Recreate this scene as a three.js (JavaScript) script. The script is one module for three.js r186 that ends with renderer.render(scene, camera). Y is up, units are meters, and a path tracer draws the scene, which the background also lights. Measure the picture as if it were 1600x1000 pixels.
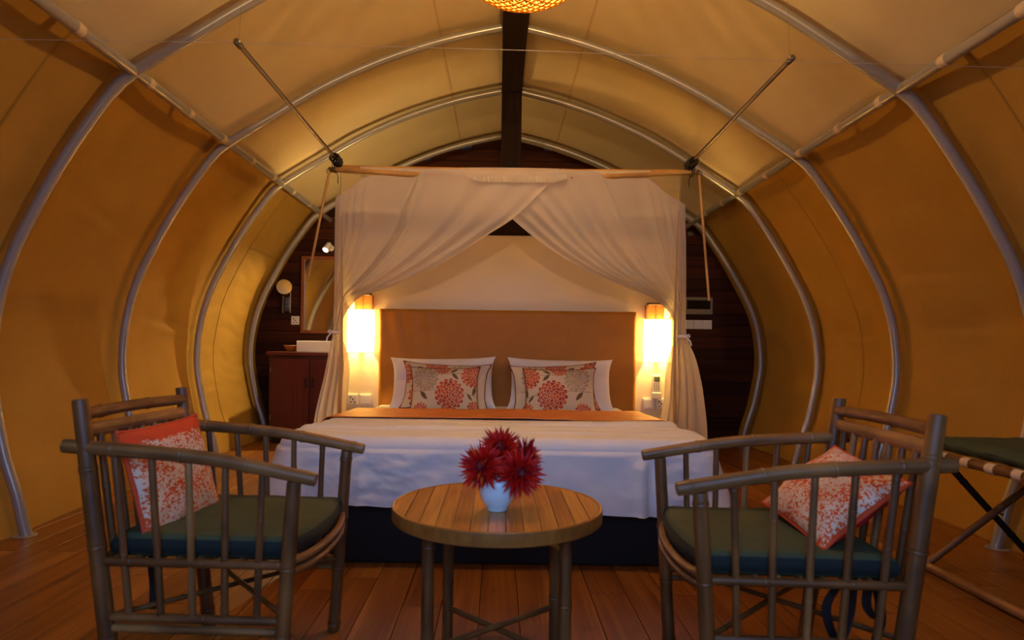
import * as THREE from 'three';
import { mergeGeometries } from 'three/addons/utils/BufferGeometryUtils.js';
import { RoundedBoxGeometry } from 'three/addons/geometries/RoundedBoxGeometry.js';
import { ImprovedNoise } from 'three/addons/math/ImprovedNoise.js';

// ---------------------------------------------------------------- camera, light of the sky, exposure
const scene = new THREE.Scene();
const renderer = new THREE.WebGLRenderer({ antialias: true });
renderer.toneMapping = THREE.LinearToneMapping;
renderer.toneMappingExposure = 1.0;
renderer.shadowMap.enabled = true;
const camera = new THREE.PerspectiveCamera(2 * Math.atan(0.5) * 180 / Math.PI, 1.6, 0.05, 80);
camera.position.set(0, 1, 0);
camera.rotation.z = 0.013;
camera.setViewOffset(1600, 1000, 22, -43, 1600, 1000);
camera.focus = 4.9;
camera.userData.fStop = 3.2;
camera.updateProjectionMatrix();
scene.add(camera);
// dusk sky: it reaches the room only through the entrance behind the camera
scene.background = new THREE.Color(0.24, 0.47, 1.0);
scene.backgroundIntensity = 4.7;
const WARM = new THREE.Color(1, 0.63, 0.27), AMBER = new THREE.Color(1, 0.63, 0.19), SPOTC = new THREE.Color(1, 0.72, 0.34);
const LANTERN_I = 60, PENDANT_I = 5.8, WALL_I = 4.5, WASH_I = 1.25, SPOT_I = 13;

// ---------------------------------------------------------------- helpers
let seed = 7;
const rnd = () => { seed = (seed * 1664525 + 1013904223) >>> 0; return seed / 4294967296; };
const rr = (a, b) => a + (b - a) * rnd();
const V = (x, y, z) => new THREE.Vector3(x, y, z);
const P = (x, y, d) => new THREE.Vector3(x, y, -d);           // d = metres in front of the camera
const noise = new ImprovedNoise();
const n3 = (x, y, z) => noise.noise(x, y, z);
const fbm = (x, y, z) => n3(x, y, z) + 0.5 * n3(x * 2.1, y * 2.1, z * 2.1 + 9) + 0.25 * n3(x * 4.3, y * 4.3, z * 4.3 + 5);
const clamp = (x, a = 0, b = 1) => Math.min(b, Math.max(a, x));
const smooth = (a, b, x) => { const t = clamp((x - a) / (b - a)); return t * t * (3 - 2 * t); };
const lerp = (a, b, t) => a + (b - a) * t;

const taken = new Map();
function numbered(name) { const k = taken.get(name) || 0; taken.set(name, k + 1); return k ? `${name}_${String(k).padStart(3, '0')}` : name; }
function tag(o, label, category, group) { o.userData.label = label; if (category) o.userData.category = category; if (group) o.userData.group = group; return o; }
function thing(name, label, category, pos, turn = 0, group) {
  const o = new THREE.Group(); o.name = numbered(name); scene.add(o);
  o.position.copy(pos); o.rotation.y = turn; tag(o, label, category, group);
  return o;
}
function structure(name, label) { const o = new THREE.Group(); o.name = name; o.userData.kind = 'structure'; if (label) o.userData.label = label; scene.add(o); return o; }
function part(name, geo, mat, parent, label) {
  const m = new THREE.Mesh(geo, mat); m.name = name; m.castShadow = m.receiveShadow = true; parent.add(m);
  if (label) m.userData.label = label;
  return m;
}
// geometry given in world metres, moved into the frame of an unturned thing
const wpart = (name, geo, mat, t, label) => part(name, geo.translate(-t.position.x, -t.position.y, -t.position.z), mat, t, label);
function merge(list) { return mergeGeometries(list.map((g) => { const h = g.index ? g.toNonIndexed() : g; for (const k of Object.keys(h.attributes)) if (!['position', 'normal', 'uv'].includes(k)) h.deleteAttribute(k); return h; })); }

function grid(nu, nv, fn, uvf) {                                   // open sheet
  const p = [], uv = [], ix = [], v = V(0, 0, 0);
  for (let j = 0; j <= nv; j++) for (let i = 0; i <= nu; i++) {
    fn(i / nu, j / nv, v); p.push(v.x, v.y, v.z);
    if (uvf) uv.push(...uvf(i / nu, j / nv)); else uv.push(i / nu, j / nv);
  }
  for (let j = 0; j < nv; j++) for (let i = 0; i < nu; i++) { const a = j * (nu + 1) + i, b = a + 1, c = a + nu + 1, d = c + 1; ix.push(a, b, d, a, d, c); }
  const g = new THREE.BufferGeometry();
  g.setAttribute('position', new THREE.Float32BufferAttribute(p, 3)); g.setAttribute('uv', new THREE.Float32BufferAttribute(uv, 2)); g.setIndex(ix); g.computeVertexNormals();
  return g;
}
function thick(g, t, nu, nv) {                                     // gives a grid() sheet thickness t along its normals, edges closed
  const P0 = g.attributes.position, N0 = g.attributes.normal, U0 = g.attributes.uv, n = P0.count, p = [], uv = [], ix = [];
  for (let k = 0; k < 2; k++) for (let i = 0; i < n; i++) { p.push(P0.getX(i) + k * t * N0.getX(i), P0.getY(i) + k * t * N0.getY(i), P0.getZ(i) + k * t * N0.getZ(i)); uv.push(U0.getX(i), U0.getY(i)); }
  const I = g.index.array; for (let i = 0; i < I.length; i += 3) { ix.push(I[i], I[i + 2], I[i + 1]); ix.push(I[i] + n, I[i + 1] + n, I[i + 2] + n); }
  const h = new THREE.BufferGeometry();
  h.setAttribute('position', new THREE.Float32BufferAttribute(p, 3)); h.setAttribute('uv', new THREE.Float32BufferAttribute(uv, 2)); h.setIndex(ix); h.computeVertexNormals();
  const ep = [], eu = [], ei = []; const w = nu + 1, ring = [];
  for (let i = 0; i < nu; i++) ring.push(i); for (let j = 0; j < nv; j++) ring.push(j * w + nu); for (let i = nu; i > 0; i--) ring.push(nv * w + i); for (let j = nv; j > 0; j--) ring.push(j * w);
  for (let k = 0; k < ring.length; k++) for (const q of [ring[k], ring[k] + n]) { ep.push(p[3 * q], p[3 * q + 1], p[3 * q + 2]); eu.push(uv[2 * q], uv[2 * q + 1]); }
  const R = ring.length; for (let k = 0; k < R; k++) { const a = 2 * k, b = 2 * ((k + 1) % R); ei.push(a, b, b + 1, a, b + 1, a + 1); }
  const e = new THREE.BufferGeometry(); e.setAttribute('position', new THREE.Float32BufferAttribute(ep, 3)); e.setAttribute('uv', new THREE.Float32BufferAttribute(eu, 2)); e.setIndex(ei); e.computeVertexNormals();
  return merge([h, e]);
}
function tube(pts, rad, seg = 12, capped = true) {                 // swept round bar, uv in metres
  const n = pts.length, R = typeof rad === 'number' ? pts.map(() => rad) : rad;
  const T = pts.map((_, i) => pts[Math.min(n - 1, i + 1)].clone().sub(pts[Math.max(0, i - 1)]).normalize());
  let N = Math.abs(T[0].y) < 0.9 ? V(0, 1, 0) : V(1, 0, 0); N.sub(T[0].clone().multiplyScalar(N.dot(T[0]))).normalize();
  const p = [], nm = [], uv = [], ix = []; let len = 0, off = rnd() * 3;
  for (let i = 0; i < n; i++) {
    if (i) { len += pts[i].distanceTo(pts[i - 1]); N.sub(T[i].clone().multiplyScalar(N.dot(T[i]))).normalize(); }
    const B = T[i].clone().cross(N), a = Math.max(0, i - 1), b = Math.min(n - 1, i + 1), ds = pts[a].distanceTo(pts[b]) || 1, sl = (R[b] - R[a]) / ds;
    for (let k = 0; k <= seg; k++) {
      const w = k / seg * Math.PI * 2, c = Math.cos(w), s = Math.sin(w), dir = N.clone().multiplyScalar(c).addScaledVector(B, s);
      p.push(pts[i].x + dir.x * R[i], pts[i].y + dir.y * R[i], pts[i].z + dir.z * R[i]);
      dir.addScaledVector(T[i], -clamp(sl, -3, 3)).normalize(); nm.push(dir.x, dir.y, dir.z); uv.push(k / seg * 6.283 * R[0] + off, len + off);
    }
  }
  for (let i = 0; i < n - 1; i++) for (let k = 0; k < seg; k++) { const a = i * (seg + 1) + k, b = a + 1, c = a + seg + 1, d = c + 1; ix.push(a, b, d, a, d, c); }
  if (capped) for (const e of [0, n - 1]) {
    const o = p.length / 3, t = e ? T[e] : T[e].clone().negate();
    p.push(pts[e].x, pts[e].y, pts[e].z); nm.push(t.x, t.y, t.z); uv.push(off, off);
    for (let k = 0; k <= seg; k++) { const q = (e * (seg + 1) + k) * 3; p.push(p[q], p[q + 1], p[q + 2]); nm.push(t.x, t.y, t.z); uv.push(off + 0.02 * Math.cos(k), off + 0.02 * Math.sin(k)); }
    for (let k = 0; k < seg; k++) e ? ix.push(o, o + k + 1, o + k + 2) : ix.push(o, o + k + 2, o + k + 1);
  }
  const g = new THREE.BufferGeometry();
  g.setAttribute('position', new THREE.Float32BufferAttribute(p, 3)); g.setAttribute('normal', new THREE.Float32BufferAttribute(nm, 3)); g.setAttribute('uv', new THREE.Float32BufferAttribute(uv, 2)); g.setIndex(ix);
  return g;
}
function curvePts(ctrl, n) { return ctrl.length === 2 ? Array.from({ length: n + 1 }, (_, i) => ctrl[0].clone().lerp(ctrl[1], i / n)) : new THREE.CatmullRomCurve3(ctrl, false, 'centripetal').getPoints(n); }
// bamboo culm along control points: rounded ends, swollen nodes with a groove
function bamboo(ctrl, r, gap = 0.17, phase = rnd(), taper = 0.06, seg = 12) {
  const base = curvePts(ctrl, Math.max(2, ctrl.length > 2 ? 24 : 1)), L = [0];
  for (let i = 1; i < base.length; i++) L.push(L[i - 1] + base[i].distanceTo(base[i - 1]));
  const total = L[L.length - 1], st = [[0, 0.8], [0.0025, 0.97]], body = new Set();
  for (let s = gap * phase; s < total - 0.015; s += gap * rr(0.85, 1.15)) if (s > 0.015) for (const [ds, k] of [[-0.011, 1], [-0.005, 1.06], [-0.0016, 1.14], [0.0006, 0.93], [0.003, 1.11], [0.009, 1]]) st.push([s + ds, k]);
  for (let i = 1; i < base.length - 1; i++) body.add(L[i]);
  for (const s of body) if (!st.some((q) => Math.abs(q[0] - s) < 0.012) && s > 0.004 && s < total - 0.004) st.push([s, 1]);
  st.push([total - 0.0025, 0.97], [total, 0.8]); st.sort((a, b) => a[0] - b[0]);
  const at = (s) => { let i = 1; while (i < L.length - 1 && L[i] < s) i++; return base[i - 1].clone().lerp(base[i], clamp((s - L[i - 1]) / (L[i] - L[i - 1] || 1))); };
  return tube(st.map(([s]) => at(clamp(s, 0, total))), st.map(([s, k]) => r * k * (1 + taper * (0.5 - s / total))), seg);
}
function boxUV(g) {                                                // uv in metres by the way a face points
  const h = g.index ? g.toNonIndexed() : g, p = h.attributes.position, uv = [], a = V(0, 0, 0), b = V(0, 0, 0), c = V(0, 0, 0);
  for (let i = 0; i < p.count; i += 3) {
    a.fromBufferAttribute(p, i); b.fromBufferAttribute(p, i + 1); c.fromBufferAttribute(p, i + 2);
    const n = b.clone().sub(a).cross(c.clone().sub(a)), ax = Math.abs(n.x), ay = Math.abs(n.y), az = Math.abs(n.z);
    for (const q of [a, b, c]) ax >= ay && ax >= az ? uv.push(q.z, q.y) : ay >= az ? uv.push(q.x, q.z) : uv.push(q.x, q.y);
  }
  h.setAttribute('uv', new THREE.Float32BufferAttribute(uv, 2)); return h;
}
const box = (w, h, d, r = 0.004, s = 2) => boxUV(new RoundedBoxGeometry(w, h, d, s, Math.min(r, w / 2.01, h / 2.01, d / 2.01)));
const boxAt = (x0, x1, y0, y1, d0, d1, r, s) => box(x1 - x0, y1 - y0, d1 - d0, r, s).translate((x0 + x1) / 2, (y0 + y1) / 2, -(d0 + d1) / 2);
const lathe = (pts, n = 40) => new THREE.LatheGeometry(pts.map(([x, y]) => new THREE.Vector2(x, y)), n);
const turnUV = (g, du, dv, swap) => { const u = g.attributes.uv; for (let i = 0; i < u.count; i++) { const a = u.getX(i) + du, b = u.getY(i) + dv; swap ? u.setXY(i, b, a) : u.setXY(i, a, b); } return g; };

// ---------------------------------------------------------------- textures and materials
// periodic value noise, so that tiles repeat without a seam
function lattice(s) { let q = s; const t = new Float32Array(65536); for (let i = 0; i < 65536; i++) { q = (q * 1664525 + 1013904223) >>> 0; t[i] = q / 4294967296; } return t; }
const LAT = lattice(99);
function pn(x, y, px, py, s = 0) {
  const xi = Math.floor(x), yi = Math.floor(y), fx = x - xi, fy = y - yi, sx = fx * fx * (3 - 2 * fx), sy = fy * fy * (3 - 2 * fy);
  const h = (i, j) => LAT[((((i % px) + px) % px) * 157 + (((j % py) + py) % py) * 4099 + s * 7919) & 65535];
  return lerp(lerp(h(xi, yi), h(xi + 1, yi), sx), lerp(h(xi, yi + 1), h(xi + 1, yi + 1), sx), sy);
}
function dataTex(w, h, fn, color = true, ru = 1, rv = 1) {
  const a = new Uint8Array(w * h * 4);
  for (let y = 0; y < h; y++) for (let x = 0; x < w; x++) { const c = fn(x / w, y / h), i = (y * w + x) * 4; a[i] = clamp(c[0], 0, 255); a[i + 1] = clamp(c[1], 0, 255); a[i + 2] = clamp(c[2], 0, 255); a[i + 3] = 255; }
  const t = new THREE.DataTexture(a, w, h); t.wrapS = t.wrapT = THREE.RepeatWrapping; t.magFilter = THREE.LinearFilter; t.minFilter = THREE.LinearFilter; if (color) t.colorSpace = THREE.SRGBColorSpace; t.repeat.set(ru, rv); t.needsUpdate = true; return t;
}
const mixc = (a, b, t) => [lerp(a[0], b[0], t), lerp(a[1], b[1], t), lerp(a[2], b[2], t)];
const hexc = (h) => [(h >> 16) & 255, (h >> 8) & 255, h & 255];
// wood: grain runs along v
function woodTex(light, dark, s, w = 256, h = 512, ru = 2, rv = 0.7, knots = 0) {
  const A = hexc(light), B = hexc(dark);
  return dataTex(w, h, (u, v) => {
    const warp = pn(u * 4, v * 3, 4, 3, s) * 1.4, f = pn((u + warp * 0.06) * 40, v * 4, 40, 4, s + 1) * 0.55 + pn(u * 96, v * 7, 96, 7, s + 2) * 0.3 + pn(u * 5, v * 2, 5, 2, s + 3) * 0.6;
    let t = clamp((f - 0.35) * 1.1); if (knots) { const k = pn(u * 9, v * 16, 9, 16, s + 6); if (k > 0.86) t = clamp(t + (k - 0.86) * 6 * knots); }
    return mixc(A, B, t);
  }, true, ru, rv);
}
function bambooTex(light, dark, s) {
  const A = hexc(light), B = hexc(dark);
  return dataTex(256, 512, (u, v) => { const f = pn(u * 30, v * 5, 30, 5, s) * 0.35 + pn(u * 3, v * 6, 3, 6, s + 1) * 0.55 + pn(u * 12, v * 22, 12, 22, s + 2) * 0.25 + pn(u * 90, v * 8, 90, 8, s + 4) * 0.2; return mixc(A, B, clamp((f - 0.35) * 1.3)); }, true, 4, 1.1);
}
const weave = dataTex(128, 128, (u, v) => { const a = Math.sin(u * Math.PI * 64), b = Math.sin(v * Math.PI * 64), c = 128 + 70 * a * b + 40 * (pn(u * 32, v * 32, 32, 32, 3) - 0.5); return [c, c, c]; }, false, 12, 12);
const M = (color, roughness, o = {}) => new THREE.MeshPhysicalMaterial({ color, roughness, metalness: 0, side: THREE.DoubleSide, ...o });
const clothTone = (a, b, s, ru = 1.4) => dataTex(256, 256, (u, v) => mixc(hexc(a), hexc(b), clamp(pn(u * 6, v * 6, 6, 6, s) * 0.6 + pn(u * 22, v * 22, 22, 22, s + 1) * 0.25 + pn(u * 90, v * 90, 90, 90, s + 2) * 0.3 - 0.1)), true, ru, ru);
const m = {
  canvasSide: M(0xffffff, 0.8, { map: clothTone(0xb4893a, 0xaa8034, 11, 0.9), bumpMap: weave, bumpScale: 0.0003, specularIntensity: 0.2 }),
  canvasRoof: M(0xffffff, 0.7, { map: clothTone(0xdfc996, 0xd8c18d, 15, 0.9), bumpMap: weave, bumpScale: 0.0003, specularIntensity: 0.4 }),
  seam: M(0xa07716, 0.75), roofSeam: M(0xd2af7c, 0.75),
  pipe: M(0xa8a196, 0.28, { metalness: 0.3 }), strap: M(0xd6bd97, 0.6), chrome: M(0xb9b2a6, 0.16, { metalness: 1 }), dark: M(0x16110d, 0.55),
  beam: M(0xffffff, 0.8, { map: woodTex(0x33231a, 0x1e140e, 21, 128, 256, 1.6, 0.5), specularIntensity: 0.25 }),
  white: M(0xf1ece2, 0.5), wallPaint: M(0xffffff, 0.8, { map: clothTone(0xe9dcbe, 0xe4d6b6, 31, 0.7) }), plastic: M(0xeee9dd, 0.35), hole: M(0x14110e, 0.8), grey: M(0x9a968c, 0.5),
  porcelain: M(0xf3efe8, 0.12, { clearcoat: 0.5 }), skirt: M(0x15120f, 0.7),
  sheet: M(0xffffff, 0.85, { map: clothTone(0xf0ede8, 0xe9e6e0, 41, 2), bumpMap: weave, bumpScale: 0.0002, sheen: 0.15 }),
  pillow: M(0xffffff, 0.85, { map: clothTone(0xf3eee6, 0xece6dc, 43, 2), bumpMap: weave, bumpScale: 0.0002 }),
  runner: M(0xffffff, 0.5, { map: clothTone(0xe08626, 0xc86e18, 47, 2), bumpMap: weave, bumpScale: 0.0003, sheen: 0.4, sheenColor: new THREE.Color(0.6, 0.3, 0.1), sheenRoughness: 0.5 }),
  headboard: M(0xffffff, 0.62, { map: clothTone(0xb4760a, 0xa86c08, 51, 2), bumpMap: weave, bumpScale: 0.0004 }),
  sheer: M(0xf2ece4, 0.55, { transmission: 0.85, thickness: 0, ior: 1.1 }),
  net: M(0xe9e2d8, 0.84, { transmission: 0.68, thickness: 0, ior: 1.15 }),
  knot: M(0xefe8dd, 0.85),
  olive: M(0xffffff, 0.8, { map: clothTone(0x414c2c, 0x38432a, 55, 2), bumpMap: weave, bumpScale: 0.0003 }),
  teal: M(0x161d17, 0.8), vase: M(0xdff4f6, 0.14, { clearcoat: 0.6, clearcoatRoughness: 0.08 }),
  vanity: M(0xffffff, 0.4, { map: woodTex(0x66230c, 0x471505, 61, 256, 512, 1.4, 0.6) }), vanityDark: M(0x1d0d08, 0.5),
  mirrorFrame: M(0xffffff, 0.45, { map: woodTex(0x9a5522, 0x7a3d16, 65, 128, 256, 3, 1) }), mirror: M(0xd9d6cc, 0.02, { metalness: 1 }),
  bowl: M(0xffffff, 0.4, { map: woodTex(0xb9783a, 0x96582a, 67, 128, 256, 6, 6) }), lampWood: M(0xffffff, 0.5, { map: woodTex(0xc08a4c, 0x9c6730, 69, 128, 256, 5, 3) }), lampWoodDark: M(0x4a2c10, 0.5),
  shade: M(0xf7ecd2, 1, { transmission: 0.62, thickness: 0, ior: 1.1 }), stem: M(0x4b6b2a, 0.6),
  petal: M(0xffffff, 0.5, { map: clothTone(0xe01c0a, 0xc40e08, 71, 20), sheen: 0.2 }), petalOrange: M(0xe85a18, 0.5), petalDark: M(0xae0c0c, 0.55), flowerCore: M(0x6d0806, 0.6),
  weaveStrip: M(0xbf9040, 1, { transmission: 0.34, thickness: 0, ior: 1.1 }), bulb: new THREE.MeshStandardMaterial({ color: 0x332a1c, roughness: 0.5, emissive: new THREE.Color(1, 0.62, 0.25), emissiveIntensity: 14 }),
  spotFace: new THREE.MeshStandardMaterial({ color: 0x332a1c, roughness: 0.5, emissive: new THREE.Color(1, 0.86, 0.6), emissiveIntensity: 6 }),
  deck: M(0x6b5a48, 0.8), screen: M(0x5e6a58, 0.3), smoked: M(0x1b1712, 0.12), steel: M(0x8a8378, 0.3, { metalness: 0.9 }), red: M(0xb81320, 0.7),
};
const floorMats = [[0x9c6428, 0x6e3c12], [0x945c22, 0x66360f], [0xa36c2e, 0x754418], [0x8c5520, 0x5e310c]].map(([a, b], i) => M(0xffffff, 0.34, { map: woodTex(a, b, 80 + i * 5, 256, 1024, 2.2, 0.55, 0.6), specularIntensity: 0.7 }));
const wallMats = [[0x4c2108, 0x2e1204], [0x451e06, 0x2a1003], [0x55260a, 0x331505]].map(([a, b], i) => M(0xffffff, 0.65, { map: woodTex(a, b, 110 + i * 5, 128, 512, 2, 0.5), specularIntensity: 0.4 }));
const bam = [[0xa06a34, 0x58351a], [0x8e5a2a, 0x4d2e15], [0xac7840, 0x623f20]].map(([a, b], i) => M(0xffffff, 0.42, { map: bambooTex(a, b, 130 + i * 7) }));
const bamGold = M(0xffffff, 0.42, { map: bambooTex(0xc0904a, 0x8c5f28, 160) });
const tableMats = [[0xce8f34, 0x9c6018], [0xc28028, 0x905614], [0xd89a3e, 0xa86a1e]].map(([a, b], i) => M(0xffffff, 0.33, { map: woodTex(a, b, 170 + i * 6, 128, 512, 5, 1.6) }));

// ---------------------------------------------------------------- the tent: profile, canvas, floor, end walls
const XC = 0.08, DN = -0.5, DB = 7.12;                              // axis of the tent, depth of entrance wall and back wall
const half = new THREE.CatmullRomCurve3([[-2.49, -0.02], [-2.512, 0.08], [-2.555, 0.245], [-2.604, 0.39], [-2.65, 0.6], [-2.682, 0.8], [-2.683, 0.95], [-2.666, 1.12], [-2.628, 1.3], [-2.566, 1.48], [-2.464, 1.69], [-2.345, 1.905], [-2.205, 2.12], [-2.05, 2.325], [-1.965, 2.395], [-1.66, 2.585], [-1.31, 2.795], [-0.9, 2.985], [-0.49, 3.125], [-0.2, 3.195], [0, 3.235]].map(([x, y]) => V(x, y, 0)), false, 'centripetal').getSpacedPoints(400);
const iPurlin = half.findIndex((p) => p.y > 2.39);
const nrm = half.map((_, i) => { const a = half[Math.max(0, i - 2)], b = half[Math.min(400, i + 2)]; return V(-(b.y - a.y), b.x - a.x, 0).normalize(); });
function onProfile(i, off, side) { const k = clamp(i, 0, 400), a = Math.floor(k), b = Math.min(400, a + 1), f = k - a; const x = lerp(half[a].x, half[b].x, f) + lerp(nrm[a].x, nrm[b].x, f) * off, y = lerp(half[a].y, half[b].y, f) + lerp(nrm[a].y, nrm[b].y, f) * off; return [XC + side * -x, side > 0 ? lean(-x, y) : y]; }
// the right half of the roof sits a little lower
function lean(x, y) { return y - 0.021 * x * smooth(0.8, 2.2, y); }
const tentPt = (i, s) => V(s * -half[i].x, s > 0 ? lean(-half[i].x, Math.max(half[i].y, 0)) : Math.max(half[i].y, 0), 0);
const halfWidthAt = (y) => { let w = 0; for (const p of half) if (Math.abs(p.y - y) < 0.03) w = Math.max(w, -p.x); return w || (y > 3.2 ? 0.1 : 2.5); };
const ARCH = [3.29, 4.44, 5.54, 6.73], ALLARCH = [-1.3, -0.15, 1.0, 2.15, ...ARCH];
const gauss = (x, s) => Math.exp(-x * x / (s * s));
function canvasOff(d, y, side) {
  let near = 9; for (const a of ALLARCH) near = Math.min(near, Math.abs(d - a));
  let o = 0.062 + 0.03 * smooth(0, 0.5, near) + 0.008 * fbm(d * 0.9, y * 1.4, side * 7);
  if (y < 2.42) {
    const bay = smooth(5.56, 5.8, d) * (1 - smooth(6.6, 6.72, d));
    o += bay * 0.006 * fbm(d * 2.2, y * 9 + 0.6 * Math.sin(d * 5), side * 3 + 1);
    const strip = 1 - smooth(0, 0.35, near);
    o += strip * 0.004 * fbm(d * 3, y * 7, side * 5 + 2);
    // sparse creases running along the tent between the arches
    for (const [cd, cy, a, tilt] of side < 0 ? [[3.9, 1.72, 0.02, -0.2], [3.75, 1.2, 0.013, 0.05], [5.2, 1.12, 0.028, -0.12], [4.95, 1.45, 0.012, 0.3], [4.9, 2.02, 0.016, -0.15]] : [[4.0, 1.45, 0.02, 0.08], [3.9, 1.12, 0.018, 0], [4.0, 0.78, 0.013, 0], [4.95, 1.5, 0.014, 0.1], [5.05, 1.1, 0.014, 0.05], [4.0, 1.85, 0.015, 0.15]]) o += 0.4 * a * gauss(d - cd, 0.3) * (gauss(y - cy - tilt * (d - cd) - 0.02, 0.028) - 0.8 * gauss(y - cy - tilt * (d - cd) + 0.03, 0.035));
  }
  return o;
}
function canvasSheet(i0, i1, nu, nv, side, both) {
  const g = grid(nu, nv, (u, v, o) => {
    const d = lerp(DN, DB + 0.02, v); let [x, y] = [0, 0];
    if (both) { const w = lerp(i0 - 400, 400 - i0, u), s = w < 0 ? -1 : 1, i = 400 - Math.abs(w); [x, y] = onProfile(i, canvasOff(d, onProfile(i, 0, s)[1], s), s); }
    else { const i = lerp(i0, i1, u); [x, y] = onProfile(i, canvasOff(d, onProfile(i, 0, side)[1], side), side); }
    o.set(x, y, -d);
  }, (u, v) => [u * (both ? 4.4 : 2.7), v * (DB - DN)]);
  return g;
}
const outward = (g, t, nu, nv, sx, sy) => { const N = g.attributes.normal, p = g.attributes.position, k = Math.floor(nv / 2) * (nu + 1) + Math.floor(nu / 2); return thick(g, (N.getX(k) * sx + N.getY(k) * sy > 0 ? 1 : -1) * t, nu, nv); };
const wl = structure('wall_left', 'mustard canvas wall curving up on the left'), wr = structure('wall_right', 'mustard canvas wall curving up on the right'), ceil = structure('ceiling', 'cream canvas roof rising to a dark ridge beam');
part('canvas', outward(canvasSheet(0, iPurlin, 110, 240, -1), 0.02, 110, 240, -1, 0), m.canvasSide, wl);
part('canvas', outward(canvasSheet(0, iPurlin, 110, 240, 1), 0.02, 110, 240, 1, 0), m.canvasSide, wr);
part('canvas', outward(canvasSheet(iPurlin, 400, 120, 150, 1, true), 0.02, 120, 150, 0, 1), m.canvasRoof, ceil);
// sewn seams, narrow flat strips on the canvas
function seamRing(d, i0, i1, side, mat, parent) { part('seam', grid(90, 2, (u, v, o) => { const i = lerp(i0, i1, u), dd = d + (v - 0.5) * 0.012, [x, y] = onProfile(i, canvasOff(dd, onProfile(i, 0, side)[1], side) - 0.0025 - (v === 0.5 ? 0.002 : 0), side); o.set(x, y, -dd); }), mat, parent); }
function seamLong(i, d0, d1, side, mat, parent) { part('seam', grid(60, 2, (u, v, o) => { const dd = lerp(d0, d1, u), ii = i + (v - 0.5) * 1.4, [x, y] = onProfile(ii, canvasOff(dd, onProfile(ii, 0, side)[1], side) - 0.0025 - (v === 0.5 ? 0.002 : 0), side); o.set(x, y, -dd); }), mat, parent); }
seamRing(6.06, 3, iPurlin - 3, -1, m.seam, wl); seamRing(2.95, 3, iPurlin - 3, -1, m.seam, wl); seamRing(5.0, 3, iPurlin - 3, 1, m.seam, wr); seamRing(2.95, 3, iPurlin - 3, 1, m.seam, wr);
seamLong(165, 6.07, 6.7, -1, m.seam, wl);
for (const s of [-1, 1]) seamLong(358, 2.5, 6.9, s, m.roofSeam, ceil);

// floor: single boards laid along the tent on a slab
const floor = structure('floor', 'reddish brown wood board floor');
part('slab', boxAt(-2.75, 2.92, -0.2, -0.016, DN - 0.05, DB + 0.15, 0.005), m.dark, floor);
{
  const W = 0.149, stock = [];
  for (let k = 0; k < 3; k++) for (const L of [0.9, 1.5]) stock.push([L, Array.from({ length: 2 }, () => turnUV(box(W - 0.0025, 0.016, L - 0.003, 0.0018, 1), rnd() * 3, rnd() * 3))]);
  for (let i = 0; i < 38; i++) {
    const x = -2.74 + W * (i + 0.5); let d = DN - 0.04 - (i % 2 ? 0.75 : 0) - (i % 3) * 0.3;
    while (d < DB + 0.1) {
      const [L, geos] = stock[Math.floor(rnd() * 6)], b = part('plank', geos[rnd() < 0.5 ? 0 : 1], floorMats[Math.floor(rnd() * 4)], floor);
      b.position.set(x, -0.008 + rr(-0.0006, 0.0006), -(d + L / 2)); d += L;
    }
  }
}
// back wall of dark boards
const wb = structure('wall_back', 'dark brown wall of horizontal boards behind the bed');
{
  const H = 0.128;
  for (let k = 0; k < 27; k++) {
    const y0 = k * H, w = Math.max(0.2, Math.max(halfWidthAt(y0 + 0.01), halfWidthAt(y0 + H))) + 0.14;
    const g = turnUV(box(2 * w, H - 0.004, 0.022, 0.003, 1), rnd() * 4, rnd() * 4, true), b = part('plank', g, wallMats[k % 3], wb);
    b.position.set(XC, y0 + H / 2, -(DB + 0.011 + rr(0, 0.003)));
  }
  const s = new THREE.Shape(half.map((p, i) => new THREE.Vector2(p.x + nrm[i].x * 0.17, Math.max(-0.2, p.y + nrm[i].y * 0.17))).concat(half.map((p, i) => new THREE.Vector2(-p.x - nrm[i].x * 0.17, Math.max(-0.2, p.y + nrm[i].y * 0.17))).slice(0, -1).reverse()));
  part('backing', new THREE.ExtrudeGeometry(s, { depth: 0.05, bevelEnabled: false }).translate(XC, 0, -(DB + 0.085)), m.dark, wb);
  // entrance wall behind the camera with its open doorway
  const f = s.clone(), hole = new THREE.Path(); hole.moveTo(-1.2, 0.95); hole.lineTo(1.05, 0.95); hole.lineTo(1.05, 2.5); hole.lineTo(-1.2, 2.5); hole.lineTo(-1.2, 0.95); f.holes.push(hole);
  const wf = structure('wall_front', 'canvas entrance wall, open above a low half door');
  part('canvas', new THREE.ExtrudeGeometry(f, { depth: 0.04, bevelEnabled: false }).translate(XC, 0, -DN), m.canvasSide, wf);
  const ground = structure('ground', 'deck outside the entrance'); part('boards', boxAt(-9, 9, -0.3, -0.06, -22, DN - 0.08, 0.01), m.deck, ground);
}
// ridge beam, its post and the white headboard partition
const ridge = structure('trim_1', 'dark wooden ridge beam'); part('beam', boxAt(0.005, 0.177, 3.175, 3.29, DN, 5.6, 0.006), m.beam, ridge);
const post = structure('trim_2', 'dark wooden post under the ridge beam'); part('post', turnUV(boxAt(0.005, 0.177, 2.08, 3.19, 5.46, 5.58, 0.006), 0, 0), m.beam, post);
const wp = structure('wall_partition', 'white partition wall behind the headboard');
part('wall_panel', boxAt(-1.37, 1.53, 0, 1.955, 5.44, 5.56, 0.006), m.wallPaint, wp);
part('top_rail', turnUV(boxAt(-1.39, 1.55, 1.955, 2.085, 5.42, 5.58, 0.008), 0, 0, true), m.beam, wp);

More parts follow.
